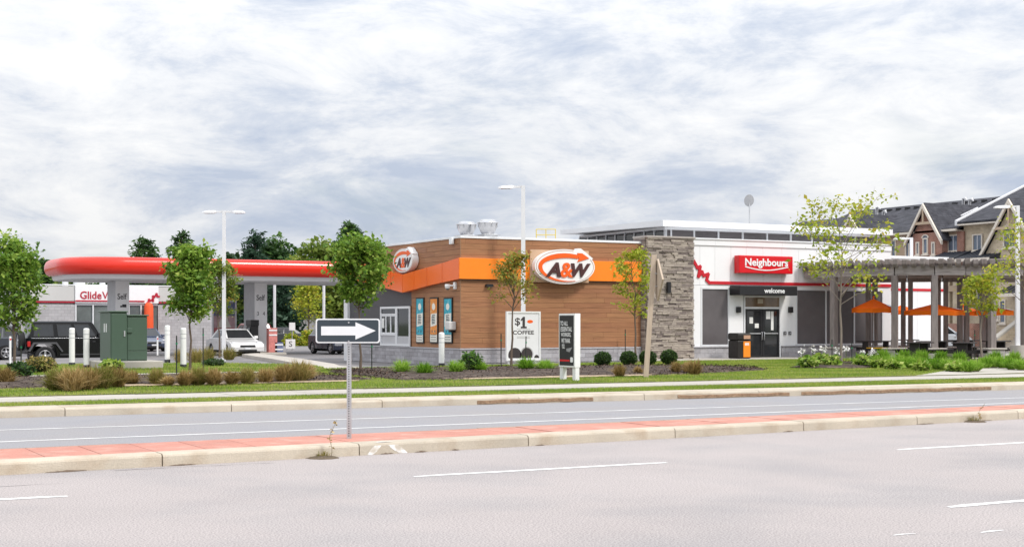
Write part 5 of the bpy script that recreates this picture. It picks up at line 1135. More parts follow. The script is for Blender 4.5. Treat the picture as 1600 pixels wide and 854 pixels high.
# right brick pier and bay window
hwin(1520, 1535.5, 366, 392, UT, False, 2)
p = onU(1502.5, 400, UT); box('brick_pier', UT - .12, UT - .001, p.y - .3, p.y + .3, 3, ze - .15, m_brick, house)
# stone gable at the right
gable(1541, 1624, 1573, 317, 392, 560, UT - 1.4, m_stoneb); hwin(1568, 1588, 364, 387, UT - 1.4, True, 2)
# lower porch roofs, standing seam
def porch(x0, x1, yt, yb, u0, u1, nm='porch_roof'):
    a = onU(x0, yb, u0); b = onU(x1, yb, u0); zt_ = onU((x0 + x1) / 2, yt, u0).z; zb_ = (a.z + b.z) / 2
    pr_ = MB().loft([[(u0, b.y, zb_ - .12), (u1, b.y, zb_ - .12), (u1, b.y, zt_), (u0, b.y, zb_)], [(u0, a.y, zb_ - .12), (u1, a.y, zb_ - .12), (u1, a.y, zt_), (u0, a.y, zb_)]]).build(nm, m_cop, house)
    n = max(3, int((a.y - b.y) / .4))
    for i in range(n + 1):
        v = b.y + .02 + (a.y - b.y - .04) * i / n; MB().tube([(u0, v, zb_ + .02), (u1, v, zt_ + .02)], .025, 4, False).build('seam', m_cop, pr_)
    box('porch_fascia', u0 - .05, u0 - .002, b.y, a.y, zb_ - .2, zb_ + .0, m_fasc, house)
porch(1492, 1546, 386, 403, UT - 2.4, UT); porch(1450, 1490, 392, 404, UT - 2.2, UT - .62); porch(1556, 1592, 445, 458, UT - 2.8, UT - 1.42); porch(1590, 1650, 434, 452, UT - 2.8, UT - 1.42)
# lower storeys seen between the pergola posts
for x0, x1, y0, y1 in ((1477, 1484, 440, 500), (1492, 1500, 438, 455), (1492, 1501, 467, 484), (1512, 1519, 440, 470), (1527, 1533, 440, 478)): hwin(x0, x1, y0, y1, UT, False, 1)
for x0, x1, y0, y1 in ((1562, 1572, 468, 505), (1556, 1561, 470, 500)): hwin(x0, x1, y0, y1, UT - 1.4, False, 1)
for px in (1486, 1503): p = onU(px, 480, UT); box('stone_pier', UT - .5, UT - .002, p.y - .35, p.y + .35, -.05, 5.2, m_stoneb, house)
p = onU(1496, 480, UT); box('lintel', UT - .52, UT - .003, p.y - .9, p.y + .9, 3.9, 4.3, m_tan, house)
q = onU(1509, 515, UT - 3); box('brick_plinth', UT - 4, UT - 2.4, q.y - 1.2, q.y + 1.2, -.05, 1.75, m_brick, house)
# entrance steps at the right
q = onU(1585, 540, UT - 4)
for i in range(8): box('step', UT - 4.4 + i * .32, UT - 4.4 + (i + 1) * .32 - .004, q.y - 1.6, q.y + 1.0, -.05, .18 * (i + 1), mat('step_stone', (.48, .43, .37), .85, noise=(3, .1)), house)
for s in (-1.65, 1.05):
    mb = MB(); mb.prism([(UT - 4.5, .0), (UT - 1.5, .0), (UT - 1.5, 2.2), (UT - 1.8, 2.25), (UT - 4.5, .75)], lambda a, b, d: (a, q.y + s + d, b), -.14, .14); mb.build('stair_wall', m_stoneb, house)
    MB().prism([(UT - 4.55, .755), (UT - 1.8, 2.255), (UT - 1.8, 2.40), (UT - 4.55, .90)], lambda a, b, d: (a, q.y + s + d, b), -.2, .2).build('stair_coping', m_walk, house)
# a second row of houses far behind the shop shows only its gable peak

# ================================================================== STREET FURNITURE AND SIGNS
# one-way sign on the median
p = gnd(545.5, 684.5, .151); Zs = depth(p); k = Zs / F
t = thing('one_way_sign', 'black one-way sign with white right arrow on a perforated steel post', 'road sign', p)
ex = Vector((CS, -SN, 0)); ey = Vector((SN, CS, 0))          # the sign squarely faces the viewer's side of the road
def SF(a, b, d): return p + ex * ((a - 545.5) * k) + Vector((0, 0, CH - (b - HZ) * k - p.z)) - ey * d
def rrect(x0, x1, y0, y1, r, n=5):
    out = []
    for cx, cy, a0 in ((x1 - r, y1 - r, 0), (x0 + r, y1 - r, 90), (x0 + r, y0 + r, 180), (x1 - r, y0 + r, 270)):
        out += [(cx + r * math.cos(R(a0 + 90 * i / n)), cy + r * math.sin(R(a0 + 90 * i / n))) for i in range(n + 1)]
    return out
m_sdark = mat('sign_slate', C('#3a444c'), .4, noise=(3, .05)); m_swr = mat('sign_reflective_white', (.78, .80, .82), .4, noise=(4, .03))
MB().prism(rrect(494, 594, 497.5, 535.5, 4), SF, .040, .046).build('panel', m_swr, t)
MB().prism(rrect(496.2, 592, 499.6, 533.4, 3), SF, .0465, .0485).build('face', m_sdark, t)
MB().prism([(502.5, 509.5), (556, 509.5), (556, 503), (587.5, 516.3), (556, 530), (556, 523.5), (502.5, 523.5)], SF, .049, .051).build('arrow', m_swr, t)
w_ = .030
def PF(x, y, z): return p + ex * x + ey * y + Vector((0, 0, z))
zt = SF(545, 499, 0).z - p.z
MB().loft([[PF(-w_, -w_, z), PF(w_, -w_, z), PF(w_, w_, z), PF(-w_, w_, z)] for z in (-.05, zt)]).build('post', m_galv, t)
mb = MB(); z = .04
while z < zt - .35:
    mb.prism(oval(0, 0, .0085, .0085, 8), lambda a, b, d: PF(a, -w_ - d, z + b), .0004, .0008); mb.prism(oval(0, 0, .0085, .0085, 8), lambda a, b, d: PF(-w_ - d, a, z + b), .0004, .0008); z += .0254 * 1.35
mb.build('post_holes', m_black, t, kind='stuff')
for zz in (zt - .04, zt - .30): MB().prism(oval(0, 0, .012, .012, 10), lambda a, b, d: PF(a, -d, zz + b), .051, .058).build('bolt', m_galv, t)

# thank-you board
p = gnd(898, 594, .21); u0 = p.x; v0 = p.y; v1 = onU(873, 500, u0).y; u1 = onV(907, 500, v0).x; zt = onU(898, 489.5, u0).z; zb_ = onU(898, 574, u0).z
t = thing('message_board', 'black message board with white hand lettering on white posts by the sidewalk', 'sign', (u0, v0, .21)); m_wpost = mat('painted_white_wood', (.80, .80, .79), .5, noise=(3, .04))
box('cabinet', u0, u1, v0, v1, zb_, zt, m_wpost, t, .01)
box('leg', u0 + .03, u1 - .03, v0 + .01, v0 + .17, .15, zb_ - .001, m_wpost, t); box('leg', u0 + .03, u1 - .03, v1 - .17, v1 - .01, .15, zb_ - .001, m_wpost, t)
w_ = v1 - v0; fn = lambda a, b, d: (u0 - d, v1 - a, b)
MB().prism([(.05, zb_ + .05), (w_ - .05, zb_ + .05), (w_ - .05, zt - .05), (.05, zt - .05)], fn, .002, .006).build('face', m_black, t)
rows = ['TO ALL', 'ESSENTIAL', 'WORKERS,', 'WE THANK', 'YOU.']; h = (zt - zb_ - .1); rh = h * .115
for i, s_ in enumerate(rows):
    zz = zt - .05 - h * .09 - (i + 1) * rh; text(s_, 'lettering', m_swhite, t, fn, .10 + .02 * i, .10 + (w_ - .2) * (.62, .95, .86, .80, .36)[i], zz, zz + rh * .80, .0065, .0085, bold=.012, shear=.05)
MB().prism([(w_ * .5, zt - .05 - h * .09 - 5 * rh), (w_ * .86, zt - .05 - h * .06 - 5 * rh), (w_ * .7, zt - .05 - h * .17 - 4.9 * rh), (w_ * .5, zt - .05 - h * .14 - 5 * rh)], fn, .0065, .0085).build('print_motif', mat('sketch_grey', (.30, .30, .31), .6, noise=(30, .5)), t)
MB().prism([(.06, zb_ + .16), (w_ * .70, zb_ + .16), (w_ * .70, zb_ + .21), (.06, zb_ + .21)], fn, .0065, .008).build('red_line', m_red_s, t)
MB().prism(rrect(w_ * .74, w_ * .9, zb_ + .14, zb_ + .28, .03), fn, .0065, .008).build('badge', m_swhite, t)

# coffee board against the wall
VK = 48.4; a, b = onV(792, 500, VK).x, onV(843.5, 500, VK).x; zt = onV(818, 487, VK).z; zb_ = onV(818, 562, VK).z; W_ = b - a; H_ = zt - zb_
t = thing('coffee_board', 'white upright board advertising coffee below the large oval sign', 'sign', ((a + b) / 2, VK, .2)); fn = lambda x, y, d: (a + x * W_, VK - d, zb_ + y * H_)
box('panel', a, b, VK, VK + .06, zb_, zt, mat('board_white', (.74, .74, .75), .5, noise=(2, .03)), t); frame_v('frame', m_wpost, t, a - .02, b + .02, zb_ - .02, zt + .02, .06, VF(VK), -.07, .03)
for x in (a + .1, b - .16): box('leg', x, x + .06, VK + .062, VK + .12, .18, zb_ + .6, m_wpost, t)
m_dk = mat('print_dark', C('#3a3434'), .6); text('$', 'lettering', m_dk, t, fn, .24, .40, .70, .88, .001, .004, bold=.01); MB().prism([(.47, .695), (.47, .83), (.42, .81), (.42, .845), (.49, .90), (.545, .90), (.545, .695), (.60, .695), (.60, .66), (.42, .66), (.42, .695)], fn, .001, .004).build('lettering', m_dk, t)
text('COFFEE', 'lettering', m_dk, t, fn, .18, .82, .53, .615, .001, .004, bold=.02)
MB().prism(oval(.70, .80, .09, .035, 16), fn, .001, .004).build('oval_mark', m_sorange, t); 
for y in (.64, .48, .45): box('print_line', a + .3 * W_, a + .7 * W_, VK - .003, VK - .0005, zb_ + y * H_, zb_ + (y + .012) * H_, mat('print_grey', (.45, .44, .44), .6), t)
cup = lambda cx, cy, r, nm, m, d: MB().prism([(x, min(max(y, .04), .98)) for x, y in oval(cx, cy, r, r * W_ / H_, 28)], fn, d, d + .003).build(nm, m, t)
cup(.24, .10, .20, 'cup_print', m_dk, .001); cup(.60, .12, .20, 'cup_print', mat('print_grey', (.45, .44, .44), .6), .001); cup(.60, .12, .17, 'coffee_print', m_dk, .0045); cup(.90, .05, .07, 'cup_print', m_dk, .001)

# leaning timber post with a diamond board seen almost edge-on
p = gnd(1009, 589, .21); Z_ = depth(p); top = atZ(1022, 398, Z_ + .1); t = thing('diamond_sign', 'weathered leaning timber post with a narrow diamond board seen edge-on', 'road sign', p); m_pw = mat('post_wood', (.50, .40, .31), .8, noise=(3, .16), stretch=(6, 6, .6), bump=(20, .3))
dx = ex * .07; dy = ey * .07
MB().loft([[c_ - dx - dy, c_ + dx - dy, c_ + dx + dy, c_ - dx + dy] for c_ in (p - Vector((0, 0, .06)), top)]).build('post', m_pw, t)
c_ = atZ(1023.5, 437, Z_); hh = 33 * Z_ / F; th = R(8); ax = ex * math.sin(th) * -1 + ey * math.cos(th); nx_ = ex * math.cos(th) + ey * math.sin(th)
MB().prism([(-hh, 0), (0, -hh), (hh, 0), (0, hh)], lambda a, b, d: c_ + nx_ * (.06 + d) + ax * a + Vector((0, 0, b)), .0, .05).build('board', m_pw, t)
for s in (-.18, .18): MB().tube([c_ + Vector((0, 0, s)), c_ + nx_ * .115 + Vector((0, 0, s))], .014, 6).build('bolt', m_galv, t)

# green transformer cabinet on its pad
VT = 50.4; zp = onV(200, 563.5, VT).z
t = thing('transformer_cabinet', 'green utility cabinet in two sections on a concrete pad', 'utility cabinet', (onV(200, 500, VT).x, VT, .2)); m_grn = mat('cabinet_green', C('#4a5e50'), .45, noise=(1.5, .06), spec=.4)
a, b, c_ = onV(172.5, 500, VT).x, onV(198.5, 500, VT).x, onV(230, 500, VT + .12).x
z1, z2 = onV(185, 487.5, VT).z, onV(215, 493.5, VT).z
box('pad', onV(157, 570, VT - .5).x, onV(256, 570, VT - .5).x, VT - .45, VT + 1.9, .1, zp, m_walk, t, .03)
box('front_section', a, b, VT, VT + 1.6, zp, z1, m_grn, t, .02); box('lid', a - .05, b + .03, VT - .05, VT + 1.65, z1 + .001, z1 + .05, m_grn, t, .015)
box('rear_section', b + .004, c_, VT + .12, VT + 1.5, zp, z2, m_grn, t, .02); box('lid', b + .035, c_ + .05, VT + .06, VT + 1.55, z2 + .001, z2 + .05, m_grn, t, .015)
dr = box('door', a + .03, b - .03, VT - .022, VT - .001, zp + .06, z1 - .06, m_grn, t, .008); box('handle', b - .12, b - .07, VT - .05, VT - .023, zp + .85, zp + 1.05, m_galv, dr)
dr = box('door', b + .04, c_ - .04, VT + .10, VT + .119, zp + .36, z2 - .05, m_grn, t, .006); box('padlock_box', b + .02, b + .2, VT + .05, VT + .099, zp + .98, zp + 1.14, m_grn, dr, .01)
box('lower_panel', b + .04, c_ - .04, VT + .10, VT + .119, zp + .04, zp + .34, m_grn, t, .006)
for q in (.55, .85): box('warning_label', a - .006, a - .001, VT + q, VT + q + .13, zp + 1.0, zp + 1.3, m_swhite, t)

def bollard(px, y0, y1, lab, z=.2, r=.105):
    p = gnd(px, y1, z); Z_ = depth(p); zt = atZ(px, y0, Z_).z; t = thing('bollard', lab, 'bollard', p, 'white bollards'); h = zt - z
    MB().lathe([(r, -.03), (r, h - .06), (r * .93, h - .015), (r * .6, h), (.005, h + .008)], p, 18).build('sleeve', m_wpost, t)
    for zz in (h - .22, h - .38): MB().lathe([(r + .001, zz), (r + .004, zz + .004), (r + .004, zz + .02), (r + .001, zz + .024)], p, 18).build('groove_band', mat('band_grey', (.45, .46, .48), .5), t)
    MB().lathe([(r + .012, -.03), (r + .012, .09), (r + .001, .1)], p, 18).build('foot', m_black, t)
bollard(112.5, 512, 570, 'left of the two white bollards in front of the black off-road vehicle'); bollard(135, 512.5, 574, 'right of the two white bollards in front of the black off-road vehicle')
bollard(261.5, 508, 565, 'left of the two white bollards right of the green cabinet'); bollard(286.5, 512, 573, 'right of the two white bollards right of the green cabinet'); bollard(690, 519, 571, 'white bollard at the restaurant corner below the posters', .2)
# small reflector marker posts
for px, y0, y1, lab in ((246, 525, 553, 'thin white marker post in front of the blue car'), (16, 525, 566, 'thin white marker post at the left edge')):
    p = gnd(px, y1, .19); zt = atZ(px, y0, depth(p)).z; t = thing('marker_post', lab, 'marker post', p); MB().tube([p - Vector((0, 0, .05)), (p.x, p.y, zt)], .045, 10).build('shaft', m_wpost, t); MB().tube([(p.x, p.y - .03, zt - .12), (p.x, p.y - .055, zt - .12)], .035, 10).build('reflector', m_red_s, t)
# price easel at the lot
p = gnd(453, 547, 0.0); t = thing('easel_sign', 'small white two-part sign on the lot right of the pumps', 'sign', p); Z_ = depth(p)
box('lower_board', p.x - .3, p.x + .35, p.y - .05, p.y + .05, .1, .72, m_wpost, t, .01); box('upper_board', p.x - .05, p.x + .35, p.y - .04, p.y + .04, 1.3, 1.8, m_wpost, t, .01); MB().tube([(p.x + .15, p.y, 0), (p.x + .15, p.y, 1.31)], .03, 6).build('stem', m_galv, t); MB().tube([(p.x - .2, p.y, 0), (p.x - .2, p.y, .11)], .03, 6).build('foot', m_galv, t)
text('S', 'symbol', m_ink2, t, VF(p.y - .05), p.x - .08, p.x + .14, .24, .60, .001, .006, bold=.0)

# lamp posts
m_lamp = mat('lamp_white', (.78, .78, .80), .35, noise=(2, .03)); m_lens = mat('lamp_glass', (.30, .31, .33), .2)
def lamp_post(px, ytop, Z_, arms, lab, w_=.085, zb0=0.0, ped=True):
    p = atZ(px, HZ, Z_); zt = atZ(px, ytop, Z_).z; t = thing('lamp_post', lab, 'lamp post', (p.x, p.y, zb0), 'lot lamp posts')
    MB().loft([[p + ex * (a * f * w_) + ey * (b * f * w_) + Vector((0, 0, z - p.z)) for a, b in ((-1, -1), (1, -1), (1, 1), (-1, 1))] for z, f in ((zb0 + .5 if ped else zb0, 1.1), (zt, .9))]).build('pole', m_lamp, t)
    if ped: MB().tube([(p.x, p.y, zb0 - .05), (p.x, p.y, zb0 + .62)], .3, 16).build('footing', m_walk, t)
    for s in arms:
        d = ex * s; b0 = p + d * w_; zz = zt - .06
        q = lambda r, l, h: Vector((b0.x + d.x * r + ey.x * l, b0.y + d.y * r + ey.y * l, zz + h))
        MB().loft([[q(r, -.04, -.03), q(r, .04, -.03), q(r, .04, .05), q(r, -.04, .05)] for r in (-.02, .30)]).build('arm', m_lamp, t)
        hd = MB().loft([[q(r, -wd, z0), q(r, wd, z0), q(r, wd * .8, z1), q(r, -wd * .8, z1)] for r, wd, z0, z1 in ((.28, .10, -.04, .06), (.40, .17, -.06, .07), (.78, .17, -.06, .05), (.90, .12, -.05, .0))]).build('lamp_head', m_lamp, t)
        MB().loft([[q(r, -.13, -.062), q(r, .13, -.062), q(r, .13, -.072), q(r, -.13, -.072)] for r in (.44, .8)]).build('lens', m_lens, hd)
lamp_post(350, 329, 66, (-1, 1), 'tall white lamp post with two heads in front of the red canopy', .075, zb0=.0, ped=False)
lamp_post(817.5, 290, 57.2, (-1,), 'tall white lamp post in front of the orange band', zb0=.2)
lamp_post(1424, 371, 80, (-1,), 'white lamp post rising behind the pergola in front of the brick gable', zb0=0)
lamp_post(1590, 321, 60, (-1,), 'white lamp post at the right edge in front of the stone gable', .075, zb0=.22)
# stakes beside the young trees
def stake(px, y0, y1, lab, lean=0.0):
    p = gnd(px, y1, .24); Z_ = depth(p); tp_ = atZ(px + lean, y0, Z_); t = thing('tree_stake', lab, 'stake', p, 'steel tree stakes'); mb = MB()
    mb.tube([p - Vector((0, 0, .1)), tp_], .02, 5).build('bar', mat('stake_steel', (.03, .035, .03), .7), t); MB().tube([tp_ - Vector((0, 0, .25)), tp_ - Vector((0, 0, .20))], .03, 6).build('tie', mat('tie_green', (.02, .22, .10), .6), t)
for px, y0, y1, lab in ((33, 530, 586, 'steel stake left of the two by the leftmost tree'), (97, 0, 0, ''), (276, 524, 588, 'steel stake just left of the leafy tree near the right bollard'), (317.5, 512, 577, 'steel stake just right of the larger leafy tree'), (581, 530, 579, 'steel stake right of the tree by the one-way sign'), (783, 521, 573, 'steel stake left of the sparse tree by the coffee board'), (821, 525, 570, 'steel stake in front of the coffee board'), (977, 514, 561, 'steel stake left of the tree by the stone pillar'), (1300, 530, 568, 'steel stake left of the open tree by the shop windows'), (1331, 534, 568, 'steel stake right of the open tree by the shop windows'), (1523, 515, 560, 'steel stake left of the small yellow-green tree')):
    if lab: stake(px, y0, y1, lab, 1 if px == 821 else 0)

# ================================================================== VEGETATION
m_bark = mat('bark', (.14, .105, .08), .9, noise=(6, .25), stretch=(4, 4, .8), bump=(30, .6)); m_bark_p = mat('pale_bark', (.24, .20, .17), .9, noise=(6, .2), stretch=(4, 4, .8), bump=(30, .5))
G_MID = leafmat('leaf_green', [C('#47662a'), C('#668a2e'), C('#8aa842'), C('#b8c562')]); G_YEL = leafmat('leaf_yellow_green', [C('#6a8420'), C('#97a82c'), C('#b9bd45'), C('#d3b84a')]); G_SPARSE = leafmat('leaf_turning', [C('#55702a'), C('#85913a'), C('#b09a48'), C('#c98a3a')]); G_OLIVE = leafmat('leaf_olive', [C('#4a6424'), C('#6c8630'), C('#8b9a3e'), C('#b0873e')])
G_DARK = leafmat('leaf_dark', [C('#25391c'), C('#34502a'), C('#4a6a34'), C('#64833f')]); G_SPR = leafmat('needle_blue_green', [C('#24362a'), C('#324a38'), C('#435f48'), C('#56745a')]); G_PALE = leafmat('leaf_pale', [C('#566f2c'), C('#74893a'), C('#93a04a'), C('#a8ad5c')])
def young_tree(px, yb, ytop, ycrown, halfw, label, lm, seed, nleaf=2600, lsize=.11, nlimb=22, z=.24, up=(42, 66), shape='oval', trunk_r=.045, bark=m_bark, lean=0, spread=.20):
    rng = np.random.default_rng(seed); p = gnd(px, yb, z); Z_ = depth(p); H = atZ(px, ytop, Z_).z - z; h0 = atZ(px, ycrown, Z_).z - z; rad = halfw * Z_ / F
    t = thing('young_tree', label, 'tree', p, 'young planted trees'); br = MB(); nodes = []
    tr = [p + ex * (lean * Z_ / F * (i / 8) ** 1.3) + Vector((rng.normal() * .012 * i, rng.normal() * .012 * i, H * .97 * i / 8 - (.08 if i == 0 else 0))) for i in range(9)]
    br.tube(tr, [trunk_r * (1.25 if i == 0 else 1) * (1 - .85 * i / 8) for i in range(9)], 8)
    def at(h): 
        f = np.clip(h / (H * .97) * 8, 0, 7.999); i = int(f); return tr[i].lerp(tr[i + 1], f - i)
    for i in range(nlimb):
        f = (i + .5) / nlimb; h = h0 * .92 + (H - h0) * .93 * f ** 1.05; a = i * 2.39996 + rng.normal() * .3
        env = {'oval': math.sin(math.pi * (f * .80 + .17)) ** .8, 'cone': (1 - f) ** .75 + .12, 'vase': .45 + .6 * math.sin(math.pi * (f * .62 + .22))}[shape]
        ln = rad * env * rng.uniform(.85, 1.15); el = R(rng.uniform(*up)); b = at(h); d = Vector((math.cos(a) * math.cos(el), math.sin(a) * math.cos(el), math.sin(el))); ln = min(ln / max(.3, math.cos(el)), rad * 1.75)
        pts = [b + d * ln * q + Vector((0, 0, -.10 * ln * q * q)) for q in (0, .35, .7, 1)]; br.tube(pts, [trunk_r * .42 * (1 - .6 * f), trunk_r * .3 * (1 - .6 * f), .007, .004], 5)
        nodes += [(pts[1].lerp(pts[2], q), .6) for q in (.3, .9)] + [(pts[2].lerp(pts[3], q), 1.0) for q in (.3, .7, 1.0)]
        for s in range(3):
            c_ = pts[1].lerp(pts[3], rng.uniform(.1, .8)); d2 = (d + Vector(rng.normal(size=3) * .6)).normalized(); e_ = c_ + d2 * ln * rng.uniform(.22, .42); br.tube([c_, e_], [.006, .003], 4); nodes += [(c_.lerp(e_, .6), .8), (e_, 1.1)]
    br.build('trunk', bark, t)
    nodes.append((tr[-1], 1.0)); W_ = np.array([n_[1] for n_ in nodes]); W_ *= rng.uniform(.3, 1.7, len(W_)); P = np.array([tuple(n_[0]) for n_ in nodes]); idx = rng.choice(len(P), nleaf, p=W_ / W_.sum())
    pos = P[idx] + rng.normal(size=(nleaf, 3)) * spread * np.array([1, 1, .8]) * .5; base = rng.uniform(0, 1, len(P))
    V = leaves(pos, lsize, rng); quads('crown', V, .55 * base[idx] + .45 * rng.uniform(0, 1, nleaf), lm, t); return t
young_tree(22, 588, 380, 520, 38, 'leafy green young tree at the left edge before the car wash', G_MID, 1, 4200, .135, 30, spread=.28)
young_tree(297, 577, 391, 500, 33, 'larger dense leafy tree behind the right bollard', G_MID, 2, 6500, .135, 30, spread=.26)
young_tree(343, 556, 408, 495, 28, 'slimmer leafy tree just right of the larger dense one', G_OLIVE, 3, 4000, .13, 26, spread=.24)
young_tree(563, 579, 379, 480, 36, 'dense green tree directly behind the one-way sign', G_MID, 4, 6500, .14, 30, spread=.28, lean=3)
young_tree(799, 572, 392, 480, 30, 'sparse tree with turning leaves in front of the coffee board', G_SPARSE, 5, 1700, .105, 20, lean=5, shape='cone', spread=.26)
young_tree(994, 566, 388, 495, 27, 'slender yellow-green tree by the stone pillar', G_YEL, 6, 1700, .115, 20, lean=-5, spread=.24)
young_tree(1314, 571, 333, 470, 66, 'open branching tree with sparse yellow-green leaves before the shop windows', G_YEL, 7, 1250, .15, 24, shape='vase', up=(28, 58), bark=m_bark_p, trunk_r=.05, spread=.28)
young_tree(1534, 569, 433, 500, 28, 'small yellow-green tree before the right pergola posts', G_YEL, 8, 1700, .12, 18, bark=m_bark_p, spread=.26)
young_tree(1606, 572, 372, 480, 46, 'yellow-green tree cut by the right edge beside the lamp post', G_YEL, 9, 1000, .12, 18, shape='vase', spread=.28)
young_tree(482, 540, 442, 505, 20, 'small yellowish tree beyond the lot before the block enclosure', G_YEL, 10, 1500, .22, 16, z=0.0, spread=.5, trunk_r=.08)

def broad_tree(px, ytop, Z_, hw, label, lm, seed, n=5200, ls=.42, low=.18):
    rng = np.random.default_rng(seed); p = atZ(px, HZ, Z_); p.z = -.05; H = atZ(px, ytop, Z_).z; rad = hw * Z_ / F
    t = thing('broadleaf_tree', label, 'tree', p, 'trees beyond the lot'); K = 54; cz = H * (low + 1) / 2; rz = H * (1 - low) / 2
    d = rng.normal(size=(K, 3)); d /= np.linalg.norm(d, axis=1)[:, None]; rr_ = rng.uniform(.35, .97, K) ** .6; c_ = d * rr_[:, None] * np.array([rad, rad, rz]) * .9 + np.array([p.x, p.y, cz]); c_[:, 2] = np.minimum(c_[:, 2], H - .2)
    idx = rng.integers(0, K, n); s_ = rng.uniform(.10, .22, K) * (rad + rz); q = rng.normal(size=(n, 3)); q /= np.linalg.norm(q, axis=1)[:, None] + 1e-9
    pos = c_[idx] + q * (s_[idx] * rng.uniform(.45, 1.0, n) ** .5)[:, None] * np.array([1, 1, .75]); pos[:, 2] = pos[:, 2].clip(.3)
    base = rng.uniform(0, 1, K); quads('crown', leaves(pos, ls, rng, up=.5, aspect=.8), .5 * base[idx] + .5 * rng.uniform(0, 1, n), lm, t)
    mb = MB(); mb.tube([p, p + Vector((.1, 0, H * .4)), p + Vector((0, .1, H * .8))], [rad * .07 + .06, rad * .05 + .04, .04], 8)
    for i in range(7):
        a = i * 2.4; e_ = Vector(c_[rng.integers(0, K)]); mb.tube([p + Vector((0, 0, H * (.25 + .06 * i))), e_], [rad * .03 + .02, .02], 5)
    mb.build('trunk', m_bark, t); return t
def conifer(px, ytop, Z_, hw, label, lm, seed, n=6500, ls=.40):
    rng = np.random.default_rng(seed); p = atZ(px, HZ, Z_); p.z = -.05; H = atZ(px, ytop, Z_).z; rad = hw * Z_ / F; t = thing('conifer_tree', label, 'tree', p, 'conifers beyond the lot')
    nb = 150; hb = np.sort(rng.uniform(.06, .985, nb)); ab = rng.uniform(0, 6.283, nb); lb = rad * ((1 - hb) ** .47 * 1.02 + .04) * rng.uniform(.7, 1.12, nb)
    w_ = lb / lb.sum(); idx = rng.choice(nb, n, p=w_); f = rng.uniform(.12, 1, n) ** .7; d = np.stack([np.cos(ab), np.sin(ab), np.full(nb, -.28)], 1)
    pos = np.array([p.x, p.y, 0]) + np.stack([np.zeros(n), np.zeros(n), hb[idx] * H], 1) + d[idx] * (lb[idx] * f)[:, None]; pos += rng.normal(size=(n, 3)) * np.array([.22, .22, .14]) * (.5 + lb[idx] / rad)[:, None]; pos[:, 2] += .10 * lb[idx] * f * f; pos[:, 2] = pos[:, 2].clip(.2, H)
    quads('crown', leaves(pos, ls, rng, up=.2, aspect=.4), .5 * rng.uniform(0, 1, nb)[idx] + .5 * rng.uniform(0, 1, n), lm, t)
    mb = MB(); mb.tube([p, p + Vector((0, 0, H * .96))], [rad * .07 + .08, .02], 8)
    for i in range(0, nb, 4): mb.tube([(p.x, p.y, hb[i] * H), (p.x + d[i][0] * lb[i] * .9, p.y + d[i][1] * lb[i] * .9, hb[i] * H - .2 * lb[i])], [.05, .01], 4)
    mb.build('trunk', m_bark, t); return t
conifer(225, 369, 135, 50, 'dark conifer rising behind the canopy, leftmost of the conifers', G_DARK, 31); conifer(284, 359, 138, 46, 'dark conifer behind the canopy left of the two-headed lamp post', G_DARK, 32); conifer(399, 358, 132, 38, 'blue-green spruce just right of the two-headed lamp post', G_SPR, 33, 7500); conifer(546, 344, 140, 50, 'tallest dark conifer, behind the left end of the restaurant roof', G_DARK, 34, 8500)
conifer(440, 410, 122, 34, 'dark spruce seen under the canopy beyond the slim post', G_SPR, 35, 7000)
broad_tree(432, 357, 142, 30, 'rounded green tree behind the blue-green spruce', G_DARK, 41); broad_tree(372, 380, 140, 24, 'dark tree behind the canopy at the lamp post foot', G_DARK, 42); broad_tree(62, 400, 130, 26, 'dark round tree behind the left end of the car wash', G_DARK, 43); broad_tree(10, 415, 128, 30, 'dark tree at the left edge behind the car wash', G_DARK, 44); broad_tree(490, 371, 126, 38, 'large pale green tree left of the restaurant roof', G_PALE, 45, 8000, .36); broad_tree(522, 366, 140, 26, 'dark leafy tree between the pale tree and tallest conifer', G_DARK, 46); broad_tree(460, 398, 134, 26, 'green tree behind the pale tree', G_DARK, 47); broad_tree(540, 408, 118, 34, 'pale green tree behind the end of the orange band', G_PALE, 48, 6000)
broad_tree(575, 395, 128, 28, 'dark tree mostly hidden behind the drive-through wall', G_DARK, 49)
for i, (px, yt, hw, lm, lab) in enumerate(((110, 425, 34, G_PALE, 'yellow-green tree behind the car wash roof left of the wide vent'), (165, 428, 32, G_DARK, 'dark low tree behind the car wash roof by the left column'), (215, 432, 30, G_DARK, 'dark low tree behind the car wash sign'), (262, 430, 30, G_DARK, 'dark low tree behind the right part of the car wash'), (318, 428, 30, G_DARK, 'dark low tree behind the poster board'), (395, 425, 26, G_PALE, 'pale low tree behind the right pump column'), (512, 432, 30, G_DARK, 'dark low tree behind the block enclosure'))):
    broad_tree(px, yt, 128 + i, hw, lab, lm, 60 + i, 3200, .42, .05)
for i, (px, yb, hw, lab) in enumerate(((455, 536, 12, 'yellowish low bush behind the small lot sign'), (484, 533, 16, 'yellowish low bush in front of the block enclosure'), (525, 531, 18, 'yellowish low bush right of the block enclosure'))):
    rng = np.random.default_rng(80 + i); p = gnd(px, yb, 0.0); p = atZ(px, HZ, 112); p.z = 0; rad = hw * 112 / F; t = thing('low_bush', lab, 'bush', p, 'yellowish bushes'); n = 900; q = rng.normal(size=(n, 3)); q /= np.linalg.norm(q, axis=1)[:, None]; q[:, 2] = abs(q[:, 2]); pos = q * rng.uniform(.6, 1, n)[:, None] * np.array([rad, rad, rad * 1.6]) + np.array([p.x, p.y, .05]); quads('foliage', leaves(pos, .22, rng), rng.uniform(0, 1, n), G_YEL, t); MB().tube([p, p + Vector((0, 0, rad))], .04, 6).build('stem', m_bark, t)

